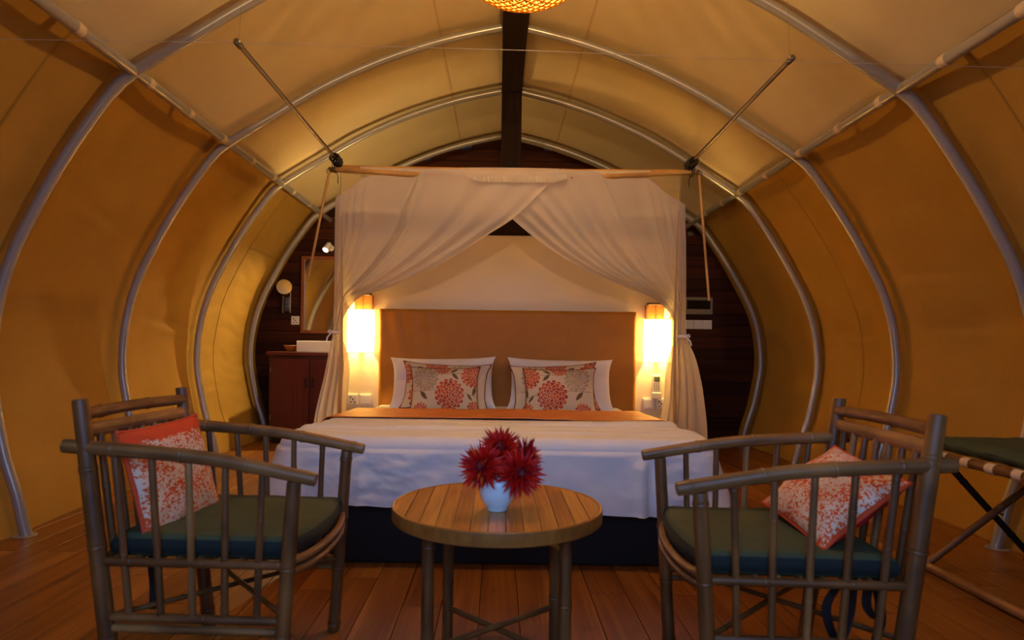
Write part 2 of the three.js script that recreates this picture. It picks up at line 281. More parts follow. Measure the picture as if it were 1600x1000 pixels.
// steel arches, two purlins
const archName = ['steel arch nearest the camera, in front of the chairs backs', 'second steel arch from the camera, over the foot of the bed', 'third steel arch from the camera, ending at the dark post', 'rearmost steel arch, framing the dark board wall'];
ARCH.forEach((d, k) => {
  const t = thing('tent_arch', 'grey painted ' + archName[k], 'arch', P(XC, 0, d), 0, 'steel arches of the tent');
  for (const s of [-1, 1]) {
    const pts = []; for (let i = 0; i <= 400; i += 5) pts.push(tentPt(i, s));
    part('pipe', tube(pts, 0.028, 18), m.pipe, t);
    part('joint', tube([iPurlin - 14, iPurlin - 7, iPurlin, iPurlin + 7, iPurlin + 14].map((i) => tentPt(i, s)), 0.0305, 18), m.pipe, t);
    part('foot_plate', lathe([[0, 0], [0.055, 0], [0.055, 0.004], [0.03, 0.006], [0, 0.006]], 24).translate(s * -half[4].x, 0, 0), m.pipe, t);
  }
});
for (const s of [-1, 1]) {
  const x = XC + s * 1.965, y = s > 0 ? lean(1.965, 2.392) : 2.392;
  const t = thing('purlin_pipe', `grey steel pipe running lengthwise under the ${s < 0 ? 'left' : 'right'} edge of the cream roof`, 'pipe', P(x, y, 0), 0, 'lengthwise pipes of the tent frame');
  part('pipe', tube([V(0, 0, -DN - 0.02), V(0, 0, -1.5), V(0, 0, -4), V(0, 0, -(DB - 0.01))], 0.027, 18), m.pipe, t);
  for (const d of s < 0 ? [2.35, 2.84, 3.42, 3.86, 4.33, 4.84, 5.3, 5.8, 6.3] : [2.5, 2.95, 3.44, 3.86, 4.35, 4.9, 5.42, 5.85, 6.3]) {
    part('strap', tube([V(0, 0, -d + 0.024), V(0, 0, -d + 0.02), V(0, 0, -d - 0.02), V(0, 0, -d - 0.024)], [0.0285, 0.031, 0.031, 0.0285], 18, false), m.strap, t);
    part('strap', grid(2, 6, (u, v, o) => o.set(s * (0.02 + v * 0.07), 0.01 + v * 0.075, -d + (u - 0.5) * 0.04)), m.strap, t);
  }
}

// ---------------------------------------------------------------- bed
const BX = 0.0, BD0 = 2.95, BD1 = 5.33;
const bed = thing('bed', 'wide double bed with a black base and white bedding below the headboard', 'bed', P(BX, 0, 4.1));
wpart('base', boxAt(BX - 0.97, BX + 0.99, 0, 0.27, BD0, BD1, 0.01), m.skirt, bed);
wpart('mattress', boxAt(BX - 1.0, BX + 1.03, 0.27, 0.515, BD0 + 0.01, BD1, 0.06, 5), m.sheet, bed);
{ // upholstered headboard, puckered at its upper corner
  const g = grid(150, 70, (u, v, o) => {
    const x = lerp(-0.995, 1.155, u), y = lerp(0.3, 1.312, v), e = Math.min(u, 1 - u) * 2.15, ey = (1 - v) * 1.0, r = 0.02;
    const b = (k) => k < r ? r - Math.sqrt(Math.max(0, r * r - (r - k) * (r - k))) : 0;
    const pk = smooth(0.5, 0.98, v) * gauss(u - 0.13, 0.1) * 0.0065 * Math.sin(u * 95 + v * 9) + 0.003 * fbm(x * 3, y * 3, 2);
    o.set(x, y, -(5.335 + b(e) + b(ey) - pk - 0.012 * (1 - Math.pow(2 * u - 1, 6)) * Math.sin(Math.PI * v) ));
  }, (u, v) => [u * 2.1, v]);
  wpart('headboard', merge([g, boxAt(-0.993, 1.153, 0.3, 1.308, 5.352, 5.438, 0.012)]), m.headboard, bed, 'tan cloth headboard');
}
// height of what lies on the bed
const bedTop = (d) => lerp(0.572, 0.528, smooth(2.95, 4.7, d));
function drape(d0, d1, hem, lift, nu, nv, opts = {}) {              // cloth over the bed, dropping at sides and (if front) over the foot
  // outline path: rear left -> front left corner -> front right -> rear right
  const L = -1.03 + BX, R = 1.035 + BX, r = 0.16, path = [];
  const push = (x, d, nx, nd) => path.push([x, d, nx, nd]);
  for (let i = 0; i <= 60; i++) push(L, lerp(d1, d0 + r, i / 60), -1, 0);
  for (let i = 1; i < 20; i++) { const a = i / 20 * Math.PI / 2; push(L + r - r * Math.cos(a), d0 + r - r * Math.sin(a), -Math.cos(a), -Math.sin(a)); }
  for (let i = 0; i <= 90; i++) push(lerp(L + r, R - r, i / 90), d0, 0, -1);
  for (let i = 1; i < 20; i++) { const a = (1 - i / 20) * Math.PI / 2; push(R - r + r * Math.cos(a), d0 + r - r * Math.sin(a), Math.cos(a), -Math.sin(a)); }
  for (let i = 0; i <= 60; i++) push(R, lerp(d0 + r, d1, i / 60), 1, 0);
  const n = path.length - 1;
  return grid(nu, nv, (u, v, o) => {
    const k = u * n, a = Math.floor(Math.min(k, n - 1)), f = k - a, q = path[a].map((z, i) => lerp(z, path[a + 1][i], f));
    const [ex, ed, nx, nd] = q; let x, d, y; const R0 = 0.055;
    const sx = BX, sd = clamp(ed, d0 + 0.95, d1);                   // spine
    if (v < 0.55) { const t = v / 0.55, g = 1 - Math.pow(1 - t, 1.6); x = lerp(sx, ex - nx * R0, g); d = lerp(sd, ed - nd * R0, g); y = bedTop(d) + lift; }
    else if (v < 0.67) { const w = (v - 0.55) / 0.12 * Math.PI / 2; x = ex - nx * R0 * (1 - Math.sin(w)); d = ed - nd * R0 * (1 - Math.sin(w)); y = bedTop(d) + lift - R0 * (1 - Math.cos(w)); }
    else {
      const t = (v - 0.67) / 0.33, top = bedTop(ed) + lift - R0, bot = hem(u, ex); y = lerp(top, bot, t);
      const front = smooth(0.7, 0.99, -nd), corner = Math.abs(nx * nd) * 2;
      let out = 0.012 + 0.03 * t + 0.01 * fbm(ex * 2.2, y * 2.4, ed * 2) + corner * t * 0.06;
      out += t * (1 - front) * 0.02 * Math.sin(ed * 9 + ex);
      out += opts.fold ? front * smooth(0, 0.3, t) * (0.026 * gauss(ex - 0.66, 0.02) - 0.02 * gauss(ex - 0.7, 0.025) + 0.012 * gauss(ex + 0.62, 0.02)) : 0;
      out += front * (0.012 * fbm(ex * 7 + y * 6, y * 14 - ex * 5, 3) * (gauss(ex + 0.6, 0.35) + 0.7 * gauss(ex - 0.85, 0.25)) + 0.003 * fbm(ex * 6, y * 9, 5));
      x = ex + nx * out; d = ed + nd * out;
    }
    if (v <= 0.7) {                                                 // soft ridges across the bed
      const fade = 1 - smooth(0.6, 0.7, v);
      y += fade * (1 - 0.75 * smooth(3.66, 3.84, d)) * (0.026 * fbm(x * 0.5, d * 6 + 0.25 * Math.sin(x * 2), 4) * smooth(3.02, 3.25, d) + 0.015 * fbm(x * 0.9 + d, d * 12, 8) * smooth(3.0, 3.2, d) + 0.004 * fbm(x * 4, d * 4, 1));
    }
    o.set(x, y, -d);
  }, (u, v) => [u * 6, v * 1.6]);
}
const duvet = thing('duvet', 'white duvet spread over the foot of the bed, hanging to the black base', 'duvet', P(BX, 0.3, 3.4));
wpart('cover', outward(drape(2.925, 4.35, (u, x) => 0.262 - 0.02 * x + 0.006 * Math.sin(x * 7), 0.006, 300, 90, { fold: true }), 0.006, 300, 90, 0, 1), m.sheet, duvet);
// rust runner across the bed
{
  const t = thing('bed_runner', 'rust orange cloth runner laid across the bed in front of the pillows', 'bed runner', P(BX, 0.54, 4.25));
  const g = grid(260, 40, (u, v, o) => {
    const s = lerp(-1.36, 1.36, u), d = lerp(3.84, 4.62, v) + 0.02 * fbm(s * 1.2, v * 2, 3), a = Math.abs(s), sg = Math.sign(s), top = bedTop(d) + 0.022, E = 1.0, R0 = 0.06; let x, y;
    if (a < E) { x = s; y = top; } else if (a < E + R0 * 1.57) { const w = (a - E) / R0; x = sg * (E + R0 * Math.sin(w)); y = top - R0 * (1 - Math.cos(w)); } else { x = sg * (E + R0 + 0.006 * Math.sin(d * 22)); y = top - R0 - (a - E - R0 * 1.57); }
    const w = 1 - smooth(0.95, 1.06, a);
    y += w * (0.008 * fbm(s * 1.1, d * 9 + 0.3 * Math.sin(s * 3), 6) + 0.004 * fbm(s * 3, d * 22, 2));
    o.set(x + BX + 0.003, y, -d);
  }, (u, v) => [u * 2.7, v * 0.7]);
  wpart('cloth', outward(g, 0.005, 260, 40, 0, 1), m.runner, t);
}
// ---------------------------------------------------------------- pillows and cushions
function pillowGeo(w, h, T, o = {}) {
  const { ear = 0.05, wr = 0.006, s = 1, n = 44, sag = 0 } = o, sides = [];
  for (const f of [1, -1]) sides.push(grid(n, n, (u, v, q) => {
    const a = Math.sin((u - 0.5) * Math.PI) , b = Math.sin((v - 0.5) * Math.PI);
    const pinch = 1 - ear * (1 - Math.pow(Math.abs(b), 3)) , pinchY = 1 - ear * (1 - Math.pow(Math.abs(a), 3));
    const x = a * w / 2 * pinch, y = b * h / 2 * pinchY;
    const k = Math.pow(Math.max(0, (1 - Math.pow(Math.abs(a), 2.6)) * (1 - Math.pow(Math.abs(b), 2.6))), 0.55);
    const edge = Math.pow(Math.max(0, 1 - Math.max(Math.abs(a), Math.abs(b))), 0.4);
    let z = f * T / 2 * k * (1 - sag * b) + f * wr * fbm(x * 9 + s, y * 9, s) * edge + f * wr * 0.7 * Math.sin(Math.atan2(b, a) * 11 + s) * edge * smooth(0.4, 1, Math.hypot(a, b));
    q.set(x, y + (Math.abs(a) > 0.9 ? 0 : -sag * 0.02), z);
  }, (u, v) => { const a = Math.sin((u - 0.5) * Math.PI), b = Math.sin((v - 0.5) * Math.PI); return [0.5 + a * 0.5, 0.5 + b * 0.5]; }));
  return sides;
}
function pillowEdge(w, h, ear) { const p = []; for (let i = 0; i <= 120; i++) { const s = i / 30, k = Math.floor(s) % 4, t = Math.sin((s - Math.floor(s) - 0.5) * Math.PI); let a, b; if (k === 0) { a = t; b = -1; } else if (k === 1) { a = 1; b = t; } else if (k === 2) { a = -t; b = 1; } else { a = -1; b = -t; } p.push(V(a * w / 2 * (1 - ear * (1 - Math.pow(Math.abs(b), 3))), b * h / 2 * (1 - ear * (1 - Math.pow(Math.abs(a), 3))), 0)); } return p; }
function basis(o, right, up, pos) { const X = right.clone().normalize(), Z = X.clone().cross(up).normalize(), Y = Z.clone().cross(X); o.quaternion.setFromRotationMatrix(new THREE.Matrix4().makeBasis(X, Y, Z)); o.position.copy(pos); return o; }
for (const [side, cx, tilt] of [['left', -0.44, 0.02], ['right', 0.505, -0.012]]) {
  const t = thing('pillow', `plain white pillow leaning on the ${side === 'left' ? 'headboard, nearer the mirror side' : 'headboard, nearer the remote control'}`, 'pillow', V(0, 0, 0), 0, 'white pillows at the headboard');
  basis(t, V(1, tilt, 0), V(0, 1, -0.34), P(cx, 0.712, 5.14));
  const sides = pillowGeo(0.85, 0.43, 0.17, { ear: 0.085, wr: 0.012, s: side === 'left' ? 3 : 8, n: 60 });
  part('case', merge(sides), m.pillow, t);
  part('hem', tube(pillowEdge(0.85, 0.43, 0.085), 0.003, 6), m.pillow, t);
}
// floral print: dahlias, leaves and stems on cream
function floral(flip, dx, dy) {
  const W = 1024, H = 640, c = document.createElement('canvas'); c.width = W; c.height = H; const g = c.getContext('2d');
  g.fillStyle = '#dccdaa'; g.fillRect(0, 0, W, H);
  for (let i = 0; i < 6000; i++) { g.fillStyle = rnd() < 0.5 ? 'rgba(255,248,232,0.12)' : 'rgba(120,100,80,0.06)'; g.fillRect(rnd() * W, rnd() * H, 2, 5); }
  const X = (x) => ((flip ? W - x : x) + dx), Y = (y) => y + dy;
  const leaf = (x, y, l, w, a) => { g.save(); g.translate(X(x), Y(y)); g.rotate(flip ? Math.PI - a : a); g.fillStyle = '#6b5a3e'; g.beginPath(); g.moveTo(0, 0); g.quadraticCurveTo(l * 0.4, -w, l, 0); g.quadraticCurveTo(l * 0.5, w, 0, 0); g.fill(); g.strokeStyle = '#453722'; g.lineWidth = 3; g.beginPath(); g.moveTo(0, 0); g.lineTo(l * 0.95, 0); g.stroke(); g.fillStyle = '#8b7853'; for (let i = 0; i < 40; i++) g.fillRect(l * rr(0.15, 0.8), -w * 0.3 * rnd(), 6, 1.5); g.restore(); };
  const stem = (x0, y0, x1, y1) => { g.strokeStyle = '#6a583c'; g.lineWidth = 5; g.beginPath(); g.moveTo(X(x0), Y(y0)); g.quadraticCurveTo(X((x0 + x1) / 2), Y((y0 + y1) / 2 + 6), X(x1), Y(y1)); g.stroke(); };
  const dahlia = (x, y, R, cols, line, ox = 0, oy = 0) => {
    for (let k = 6; k >= 0; k--) {
      const r = R * (k + 0.6) / 6.6, n = [3, 6, 8, 10, 12, 14, 16][k], pr = [0.13, 0.16, 0.18, 0.19, 0.2, 0.2, 0.19][k] * R, cx = X(x) + (flip ? -1 : 1) * ox * (1 - k / 6), cy = Y(y) + oy * (1 - k / 6);
      for (let i = 0; i < n; i++) { const a = (i + (k % 2) * 0.5) / n * 6.283 + k, px = cx + Math.cos(a) * (r - pr * 0.7), py = cy + Math.sin(a) * (r - pr * 0.7); g.save(); g.translate(px, py); g.rotate(a); g.beginPath(); g.ellipse(0, 0, pr * 0.95, pr * 0.82, 0, 0, 6.283); g.fillStyle = cols[Math.floor(rnd() * cols.length)]; g.fill(); g.strokeStyle = line; g.lineWidth = R * 0.028; g.stroke(); g.strokeStyle = 'rgba(255,235,210,0.25)'; g.lineWidth = 1.5; for (let q = -2; q <= 2; q++) { g.beginPath(); g.moveTo(-pr * 0.5, q * pr * 0.2); g.lineTo(pr * 0.6, q * pr * 0.22); g.stroke(); } g.restore(); }
    }
  };
  const or = ['#c84c10', '#bc400a', '#d25c18', '#b23606'], ta = ['#b9a27a', '#ac9468', '#c2ad86', '#b39a60'], L1 = '#e6d2b8';
  stem(0, 350, 380, 345); stem(330, 90, 930, 100); stem(700, 370, 1024, 430); stem(130, 350, 300, 260);
  leaf(130, 345, 170, 60, -0.75); leaf(130, 355, 170, 60, 0.85); leaf(620, 90, 150, 50, 0.75); leaf(600, 80, 130, 45, -0.5); leaf(960, 420, 150, 50, -1.3); leaf(870, 400, 120, 40, 0.9);
  dahlia(220, 170, 190, ta, '#ddd0b4', -10, 10); dahlia(590, 410, 225, or, L1, 55, 10); dahlia(950, 120, 180, or, L1, 40, 0); dahlia(480, -20, 130, or, L1); dahlia(140, 650, 130, or, L1); dahlia(980, 640, 140, or, L1);
  const t = new THREE.CanvasTexture(c); t.colorSpace = THREE.SRGBColorSpace; t.wrapS = t.wrapT = THREE.RepeatWrapping; return t;
}
const piping = M(0x7a3216, 0.7);
function cushion(label, mat, w, h, T, right, up, pos, o, group, edgeMat, backMat) {
  const t = thing('cushion', label, 'cushion', V(0, 0, 0), 0, group); basis(t, right, up, pos);
  const [a, b] = pillowGeo(w, h, T, o); part('front', a, mat, t); part('back', b, backMat || mat, t); part('piping', tube(pillowEdge(w, h, o.ear), 0.005, 8), edgeMat, t);
  return t;
}
const flor = [floral(false, 0, 0), floral(true, -150, 40), floral(true, -40, 0), floral(false, 60, 30)].map((x) => M(0xffffff, 0.8, { map: x, bumpMap: weave, bumpScale: 0.0003 }));
const FG = 'flower print cushions on the bed';
cushion('flower print cushion behind another, leaning on the white pillow by the left lamp', flor[1], 0.7, 0.385, 0.13, V(1, -0.03, 0.05), V(0, 1, -0.3), P(-0.405, 0.69, 5.0), { ear: 0.12, wr: 0.008, s: 5 }, FG, piping);
cushion('flower print cushion in front on the left, one big orange bloom right of its middle', flor[0], 0.535, 0.36, 0.15, V(1, 0.01, -0.03), V(0.02, 1, -0.28), P(-0.4, 0.672, 4.88), { ear: 0.09, wr: 0.006, s: 2 }, FG, piping);
cushion('flower print cushion behind another, leaning on the white pillow nearest the remote control', flor[3], 0.69, 0.385, 0.13, V(1, 0.05, -0.05), V(0, 1, -0.3), P(0.445, 0.69, 5.0), { ear: 0.12, wr: 0.008, s: 9 }, FG, piping);
cushion('flower print cushion in front on the right, beige bloom at its upper left', flor[2], 0.56, 0.36, 0.15, V(1, 0.02, 0.03), V(-0.02, 1, -0.28), P(0.475, 0.672, 4.88), { ear: 0.09, wr: 0.006, s: 12 }, FG, piping);

// ---------------------------------------------------------------- canopy frame and mosquito net
const cf = thing('canopy_frame', 'two thin bamboo poles holding the white bed net', 'canopy frame', P(0.08, 2.1, 4.0));
wpart('pole', bamboo([P(-1.07, 2.1, 4.0), P(-0.49, 2.068, 3.99), P(0.08, 2.055, 3.985), P(0.63, 2.072, 3.99), P(1.245, 2.114, 4.0)], 0.017, 0.33, 0.4), bamGold, cf);
wpart('pole', bamboo([P(-1.0, 2.128, 4.05), P(0.08, 2.12, 4.05), P(1.19, 2.128, 4.05)], 0.014, 0.3, 0.6), bamGold, cf);
const hang = (label, a, b) => { const t = thing('bamboo_stick', label, 'stick', a, 0, 'sticks hanging from the canopy'); wpart('stick', bamboo([a.clone(), b], 0.0085, 0.16, 0.5, 0.1, 10), bamGold, t); wpart('loop', new THREE.TorusGeometry(0.016, 0.0022, 8, 20).translate(a.x, a.y + 0.012, a.z), m.dark, t); };
hang('thin bamboo stick hanging from the pole end beside the mirror', P(-1.06, 2.07, 3.97), P(-1.165, 1.39, 3.9));
hang('thin bamboo stick hanging from the pole end above the wall switches', P(1.235, 2.085, 3.97), P(1.3, 1.305, 3.95));
for (const [x, y0, y1, dn, lab, sx] of [[-1.013, 2.155, 2.15, 2.47, 'slim chrome rod running lengthwise to the canopy end near the mirror', -1], [1.178, 2.19, 2.155, 2.62, 'slim chrome rod running lengthwise up to the canopy end above the wall switches', 1]]) {
  const t = thing('chrome_rod', lab, 'rod', P(x, y0, dn), 0, 'chrome rods above the bed');
  wpart('rod', tube([P(x, y0, dn), P(x, y1, 4.02)], 0.0105, 16), m.chrome, t);
  wpart('end_cap', tube([P(x, y0 + 0.001, dn - 0.03), P(x, y0, dn - 0.027), P(x, y0, dn + 0.012)], [0.009, 0.0135, 0.0135], 16), m.steel, t);
  const coil = []; for (let i = 0; i <= 150; i++) { const a = i / 150 * 6.283 * 7; coil.push(P(x + 0.027 * Math.cos(a) + 0.004 * Math.sin(i), y1 - 0.004 + 0.027 * Math.sin(a), 3.9 + i / 150 * 0.11)); }
  wpart('coil', tube(coil, 0.0042, 8), m.dark, t, 'black coil of cord');
  const tie = []; for (let i = 0; i <= 60; i++) { const a = i / 60 * 6.283 * 2.5; tie.push(P(x + sx * (i / 60 * 0.03), y1 - 0.045 + 0.03 * Math.sin(a), 3.985 - 0.03 * Math.cos(a))); } tie.push(P(x - sx * 0.01, y1 - 0.1, 3.96), P(x - sx * 0.012, y1 - 0.15, 3.95));
  wpart('cord_end', tube(tie, 0.0024, 6), m.dark, t);
  const st = thing('hanging_string', `fine cord rising to the roof from the free end of the ${x < 0 ? 'left' : 'right'} chrome rod`, 'cord', P(x, 2.5, dn)); wpart('cord', tube([P(x, y0 + 0.008, dn), P(x, 2.93, dn + 0.06)], 0.0007, 5), m.seam, st);
}
{ const t = thing('tension_wire', 'fine pale wire stretched across the tent above the rods', 'wire', P(0.08, 2.17, 2.48)); wpart('wire', tube([P(-2.13, 2.17, 2.48), P(-1.013, 2.168, 2.48), P(0.08, 2.162, 2.5), P(1.178, 2.178, 2.6), P(2.28, 2.17, 2.62)], 0.0013, 5), m.strap, t); }

const C3 = (a) => new THREE.CatmullRomCurve3(a.map(([x, y, d]) => P(x, y, d)), false, 'centripetal');
function curtain(name, label, outer, inner, top, tailO, tailI, phase, parent, parentLabel) {
  const co = C3(outer), ci = C3(inner), ct = C3(top), to = C3(tailO), ti = C3(tailI);
  const a = V(0, 0, 0), b = V(0, 0, 0), q = V(0, 0, 0), NU = 210, NV = 120;
  const ridge = (u, c, w) => Math.exp(-((u - c) * (u - c)) / (w * w));
  const fold = (u) => 0.9 * (ridge(u, 0.17, 0.02) - ridge(u, 0.21, 0.025) + ridge(u, 0.34, 0.018) - ridge(u, 0.38, 0.03) + 0.6 * ridge(u, 0.06, 0.02)) + Math.sin(u * 19 + phase + 2 * Math.sin(u * 5 + phase)) * 0.35 + Math.sin(u * 118 + 5 * Math.sin(u * 11 + phase)) * 0.5 * smooth(0.4, 0.7, u) * (0.6 + n3(u * 14, phase, 3));
  const body = grid(NU, NV, (u, v, o) => {
    co.getPoint(v, a); ci.getPoint(v, b); const ug = Math.pow(u, 1.0);
    o.copy(a).lerp(b, ug); ct.getPoint(u, q); co.getPoint(0, a); ci.getPoint(0, b); a.lerp(b, ug); q.sub(a); o.addScaledVector(q, Math.pow(1 - v, 1.7));
    const wide = 1 - smooth(0.72, 1, v), amp = (0.006 + 0.03 * Math.sin(Math.PI * Math.min(1, v * 0.8 + 0.05))) * (0.25 + 0.75 * wide) * smooth(0, 0.04, v);
    const tight = smooth(0.3, 0.75, u) ;
    o.z += amp * (fold(u) * (0.45 + 0.75 * tight)) + 0.03 * wide * v * fbm(u * 3 + phase, v * 2, 1) - 0.02 * wide * Math.sin(Math.PI * v);
    o.y -= 0.05 * Math.sin(Math.PI * v) * u * (1 - u);
    o.x += 0.004 * fold(u + 0.013) * (1 - wide); 
    if (v > 0.93) { const g = (v - 0.93) / 0.07, an = u * 6.283 * 3; o.x += 0.010 * g * Math.cos(an); o.z += 0.012 * g * Math.sin(an); }
  });
  const tail = grid(NU, 70, (u, v, o) => {
    to.getPoint(v, a); ti.getPoint(v, b); o.copy(a).lerp(b, u);
    const an = u * 6.283 * 3, g = 1 - smooth(0, 0.12, v); o.x += 0.010 * g * Math.cos(an); o.z += 0.012 * g * Math.sin(an);
    const amp = 0.022 * smooth(0, 0.5, v); o.x += amp * (Math.sin(u * 27 + phase) * 0.8 + 0.15 * Math.sin(u * 47 + 2 * Math.sin(u * 9))); o.z += amp * 0.5 * Math.sin(u * 33 + 1);
  });
  wpart(name, merge([body, tail]), m.net, parent, label);
}
const net = thing('bed_net', 'white sheer net draped over the bed canopy, its front parted and tied to both sides', 'mosquito net', P(0.08, 2.0, 4.2));
curtain('curtain', 'front curtain tied back beside the basin',
  [[-1.024, 1.928, 3.99], [-1.058, 1.771, 4.1], [-1.104, 1.535, 4.28], [-1.146, 1.332, 4.45], [-1.187, 1.097, 4.6]],
  [[0.344, 2.035, 3.97], [0.09, 1.785, 3.95], [-0.064, 1.693, 3.97], [-0.372, 1.522, 4.05], [-0.697, 1.389, 4.18], [-0.954, 1.327, 4.36], [-1.078, 1.223, 4.5], [-1.141, 1.097, 4.6]],
  [[-1.024, 1.928, 3.99], [-0.93, 1.985, 3.99], [-0.82, 2.056, 3.985], [-0.52, 2.056, 3.975], [-0.48, 2.092, 3.965], [-0.1, 2.088, 3.96], [0.344, 2.06, 3.962]],
  [[-1.187, 1.097, 4.6], [-1.23, 0.944, 4.64], [-1.272, 0.78, 4.68], [-1.357, 0.455, 4.74], [-1.412, -0.032, 4.78]],
  [[-1.141, 1.097, 4.6], [-1.124, 0.978, 4.72], [-1.122, 0.833, 4.8], [-1.155, 0.505, 4.86], [-1.178, -0.041, 4.9]], 0.4, net);
curtain('curtain', 'front curtain tied back beside the wall switches',
  [[1.168, 1.915, 4.03], [1.21, 1.77, 4.14], [1.264, 1.533, 4.3], [1.31, 1.331, 4.46], [1.348, 1.096, 4.6]],
  [[-0.2, 2.04, 4.02], [0.07, 1.8, 4.01], [0.286, 1.639, 4.03], [0.547, 1.499, 4.08], [0.813, 1.407, 4.18], [1.058, 1.34, 4.34], [1.209, 1.244, 4.48], [1.292, 1.096, 4.6]],
  [[1.168, 1.915, 4.03], [1.05, 1.985, 4.03], [0.91, 2.07, 4.0], [0.66, 2.06, 3.975], [0.61, 2.095, 3.967], [0.3, 2.088, 3.966], [-0.2, 2.06, 4.02]],
  [[1.348, 1.096, 4.6], [1.42, 0.961, 4.64], [1.47, 0.791, 4.68], [1.51, 0.618, 4.72], [1.547, 0.405, 4.76], [1.564, -0.025, 4.8]],
  [[1.292, 1.096, 4.6], [1.27, 0.978, 4.72], [1.273, 0.844, 4.8], [1.271, 0.611, 4.84], [1.237, 0.338, 4.88], [1.22, -0.044, 4.9]], 2.1, net);
// gathered sleeve over the pole
wpart('valance', grid(300, 14, (u, v, o) => { const x = lerp(-0.22, 0.42, u), c = 0.5 + 0.5 * smooth(0.0, 0.15, u) * (1 - smooth(0.85, 1, u)), pl = (c - 0.5) * 2, top = 2.098 + 0.003 * Math.sin(u * 8), bot = 2.04 - 0.022 * pl; o.set(x + 0.02 * v * (0.5 - u), lerp(top, bot, v), -(3.95 - 0.012 * v - 0.006 * pl * Math.sin(u * 260 + 3 * Math.sin(u * 40)) * v + 0.05 * (1 - v) * (1 - v) ) ); }), m.net, net);
wpart('valance', grid(120, 10, (u, v, o) => { const x = lerp(-0.88, 0.95, u); o.set(x, 2.14 - v * 0.075 - 0.004 * Math.sin(u * 9) - 0.006 * Math.sin(u * 3.14), -(4.045 - 0.025 * Math.sin(v * 3))); }), m.net, net);
// roof and sides of the net
wpart('net_roof', grid(60, 40, (u, v, o) => { const d = lerp(4.05, 5.41, v); o.set(lerp(-1.0 - 0.36 * v, 1.15 + 0.37 * v, u), 2.135 - 0.02 * v - 0.05 * Math.sin(Math.PI * v) * (0.4 + 0.6 * Math.sin(Math.PI * u)) + 0.006 * fbm(u * 6, v * 6, 1), -d); }), m.sheer, net);
for (const s of [-1, 1]) wpart('side_net', grid(90, 50, (u, v, o) => { const d = lerp(4.06, 5.41, u), x0 = s < 0 ? -1.01 : 1.14, w = s < 0 ? -0.35 : 0.38; const y = lerp(2.1, 0.06, v); o.set(x0 + w * u + s * 0.012 * Math.sin(u * 46 + 2 * Math.sin(u * 11)) * (0.3 + v) - s * 0.02 * Math.sin(Math.PI * v), y, -d); }), m.sheer, net);
for (const [x, s] of [[-1.165, -1], [1.32, 1]]) {
  const d = 4.6, ring = new THREE.TorusGeometry(0.034, 0.007, 10, 32).rotateX(Math.PI / 2).scale(1, 1.6, 0.9).translate(x, 1.096, -d);
  const bow = tube(curvePts([P(x + s * 0.02, 1.098, d - 0.03), P(x + s * 0.036, 1.108, d - 0.045), P(x + s * 0.046, 1.096, d - 0.04), P(x + s * 0.03, 1.086, d - 0.035), P(x + s * 0.048, 1.06, d - 0.045), P(x + s * 0.054, 1.03, d - 0.05)], 24), 0.0055, 8);
  wpart('tie_band', merge([ring, bow]), m.knot, net);
}

// ---------------------------------------------------------------- wall lamps, sockets, remote
function wallLamp(x, yTop, label, s) {
  const t = thing('wall_lamp', label, 'wall lamp', P(x, yTop, 5.44), 0, 'wall lamps beside the headboard');
  // thin frame holding a bowed shade, open above and below
  const w = 0.2, h = 0.365, dep = 0.13;
  const sh = grid(24, 8, (u, v, o) => { const a = (u - 0.5) * 2, bow = 1 - Math.pow(Math.abs(a), 3.2); o.set(a * w / 2, -v * h, 0.03 + (dep - 0.03) * (0.72 + 0.28 * bow)); });
  part('lamp_shade', sh, m.shade, t);
  for (const s of [-1, 1]) part('lamp_shade', grid(6, 8, (u, v, o) => o.set(s * w / 2, -v * h, 0.004 + u * (0.03 + (dep - 0.03) * 0.72 - 0.004))), m.shade, t);
  const rim = []; for (let i = 0; i <= 24; i++) { const a = (i / 24 - 0.5) * 2; rim.push(V(a * w / 2, 0, 0.03 + (dep - 0.03) * (0.72 + 0.28 * (1 - Math.pow(Math.abs(a), 3.2))))); }
  const full = [V(-w / 2, 0, 0.003), ...rim, V(w / 2, 0, 0.003)];
  part('frame_wire', tube(full, 0.0022, 6), m.lampWoodDark, t); part('frame_wire', tube(full.map((p) => p.clone().setY(-h)), 0.0022, 6), m.lampWoodDark, t);
  part('wood_block', merge([boxAt(...[s * -0.05, s * 0.02].sort((a, b) => a - b), 0.0, 0.12, -0.055, 0, 0.003), boxAt(...[s * 0.024, s * 0.1].sort((a, b) => a - b), 0.0, 0.12, -0.055, 0, 0.003)]), m.lampWood, t);
  part('block_cap', boxAt(...[s * -0.075, s * 0.085].sort((a, b) => a - b), 0.12, 0.138, -0.075, 0, 0.003), m.lampWoodDark, t);
  part('bracket', boxAt(-0.016, 0.016, -h, 0.0, -0.02, 0, 0.002), m.lampWood, t);
  part('bulb', new THREE.SphereGeometry(0.03, 24, 16).scale(1, 1.5, 1).translate(0, -0.18, 0.062), m.bulb, t);
  part('bulb_socket', lathe([[0, 0], [0.016, 0], [0.016, 0.05], [0, 0.05]], 16).translate(0, -0.29, 0.062), m.plastic, t);
  const L = new THREE.PointLight(AMBER, WALL_I, 0, 2); L.position.set(0, -0.18, 0.062); L.castShadow = true; L.shadow.radius = 1.6; t.add(L);
}
wallLamp(-1.16, 1.305, 'lit box lamp with cream shade on the wall left of the headboard', 1);
wallLamp(1.345, 1.255, 'lit box lamp with a cream shade on the wall, right above the remote control', -1);
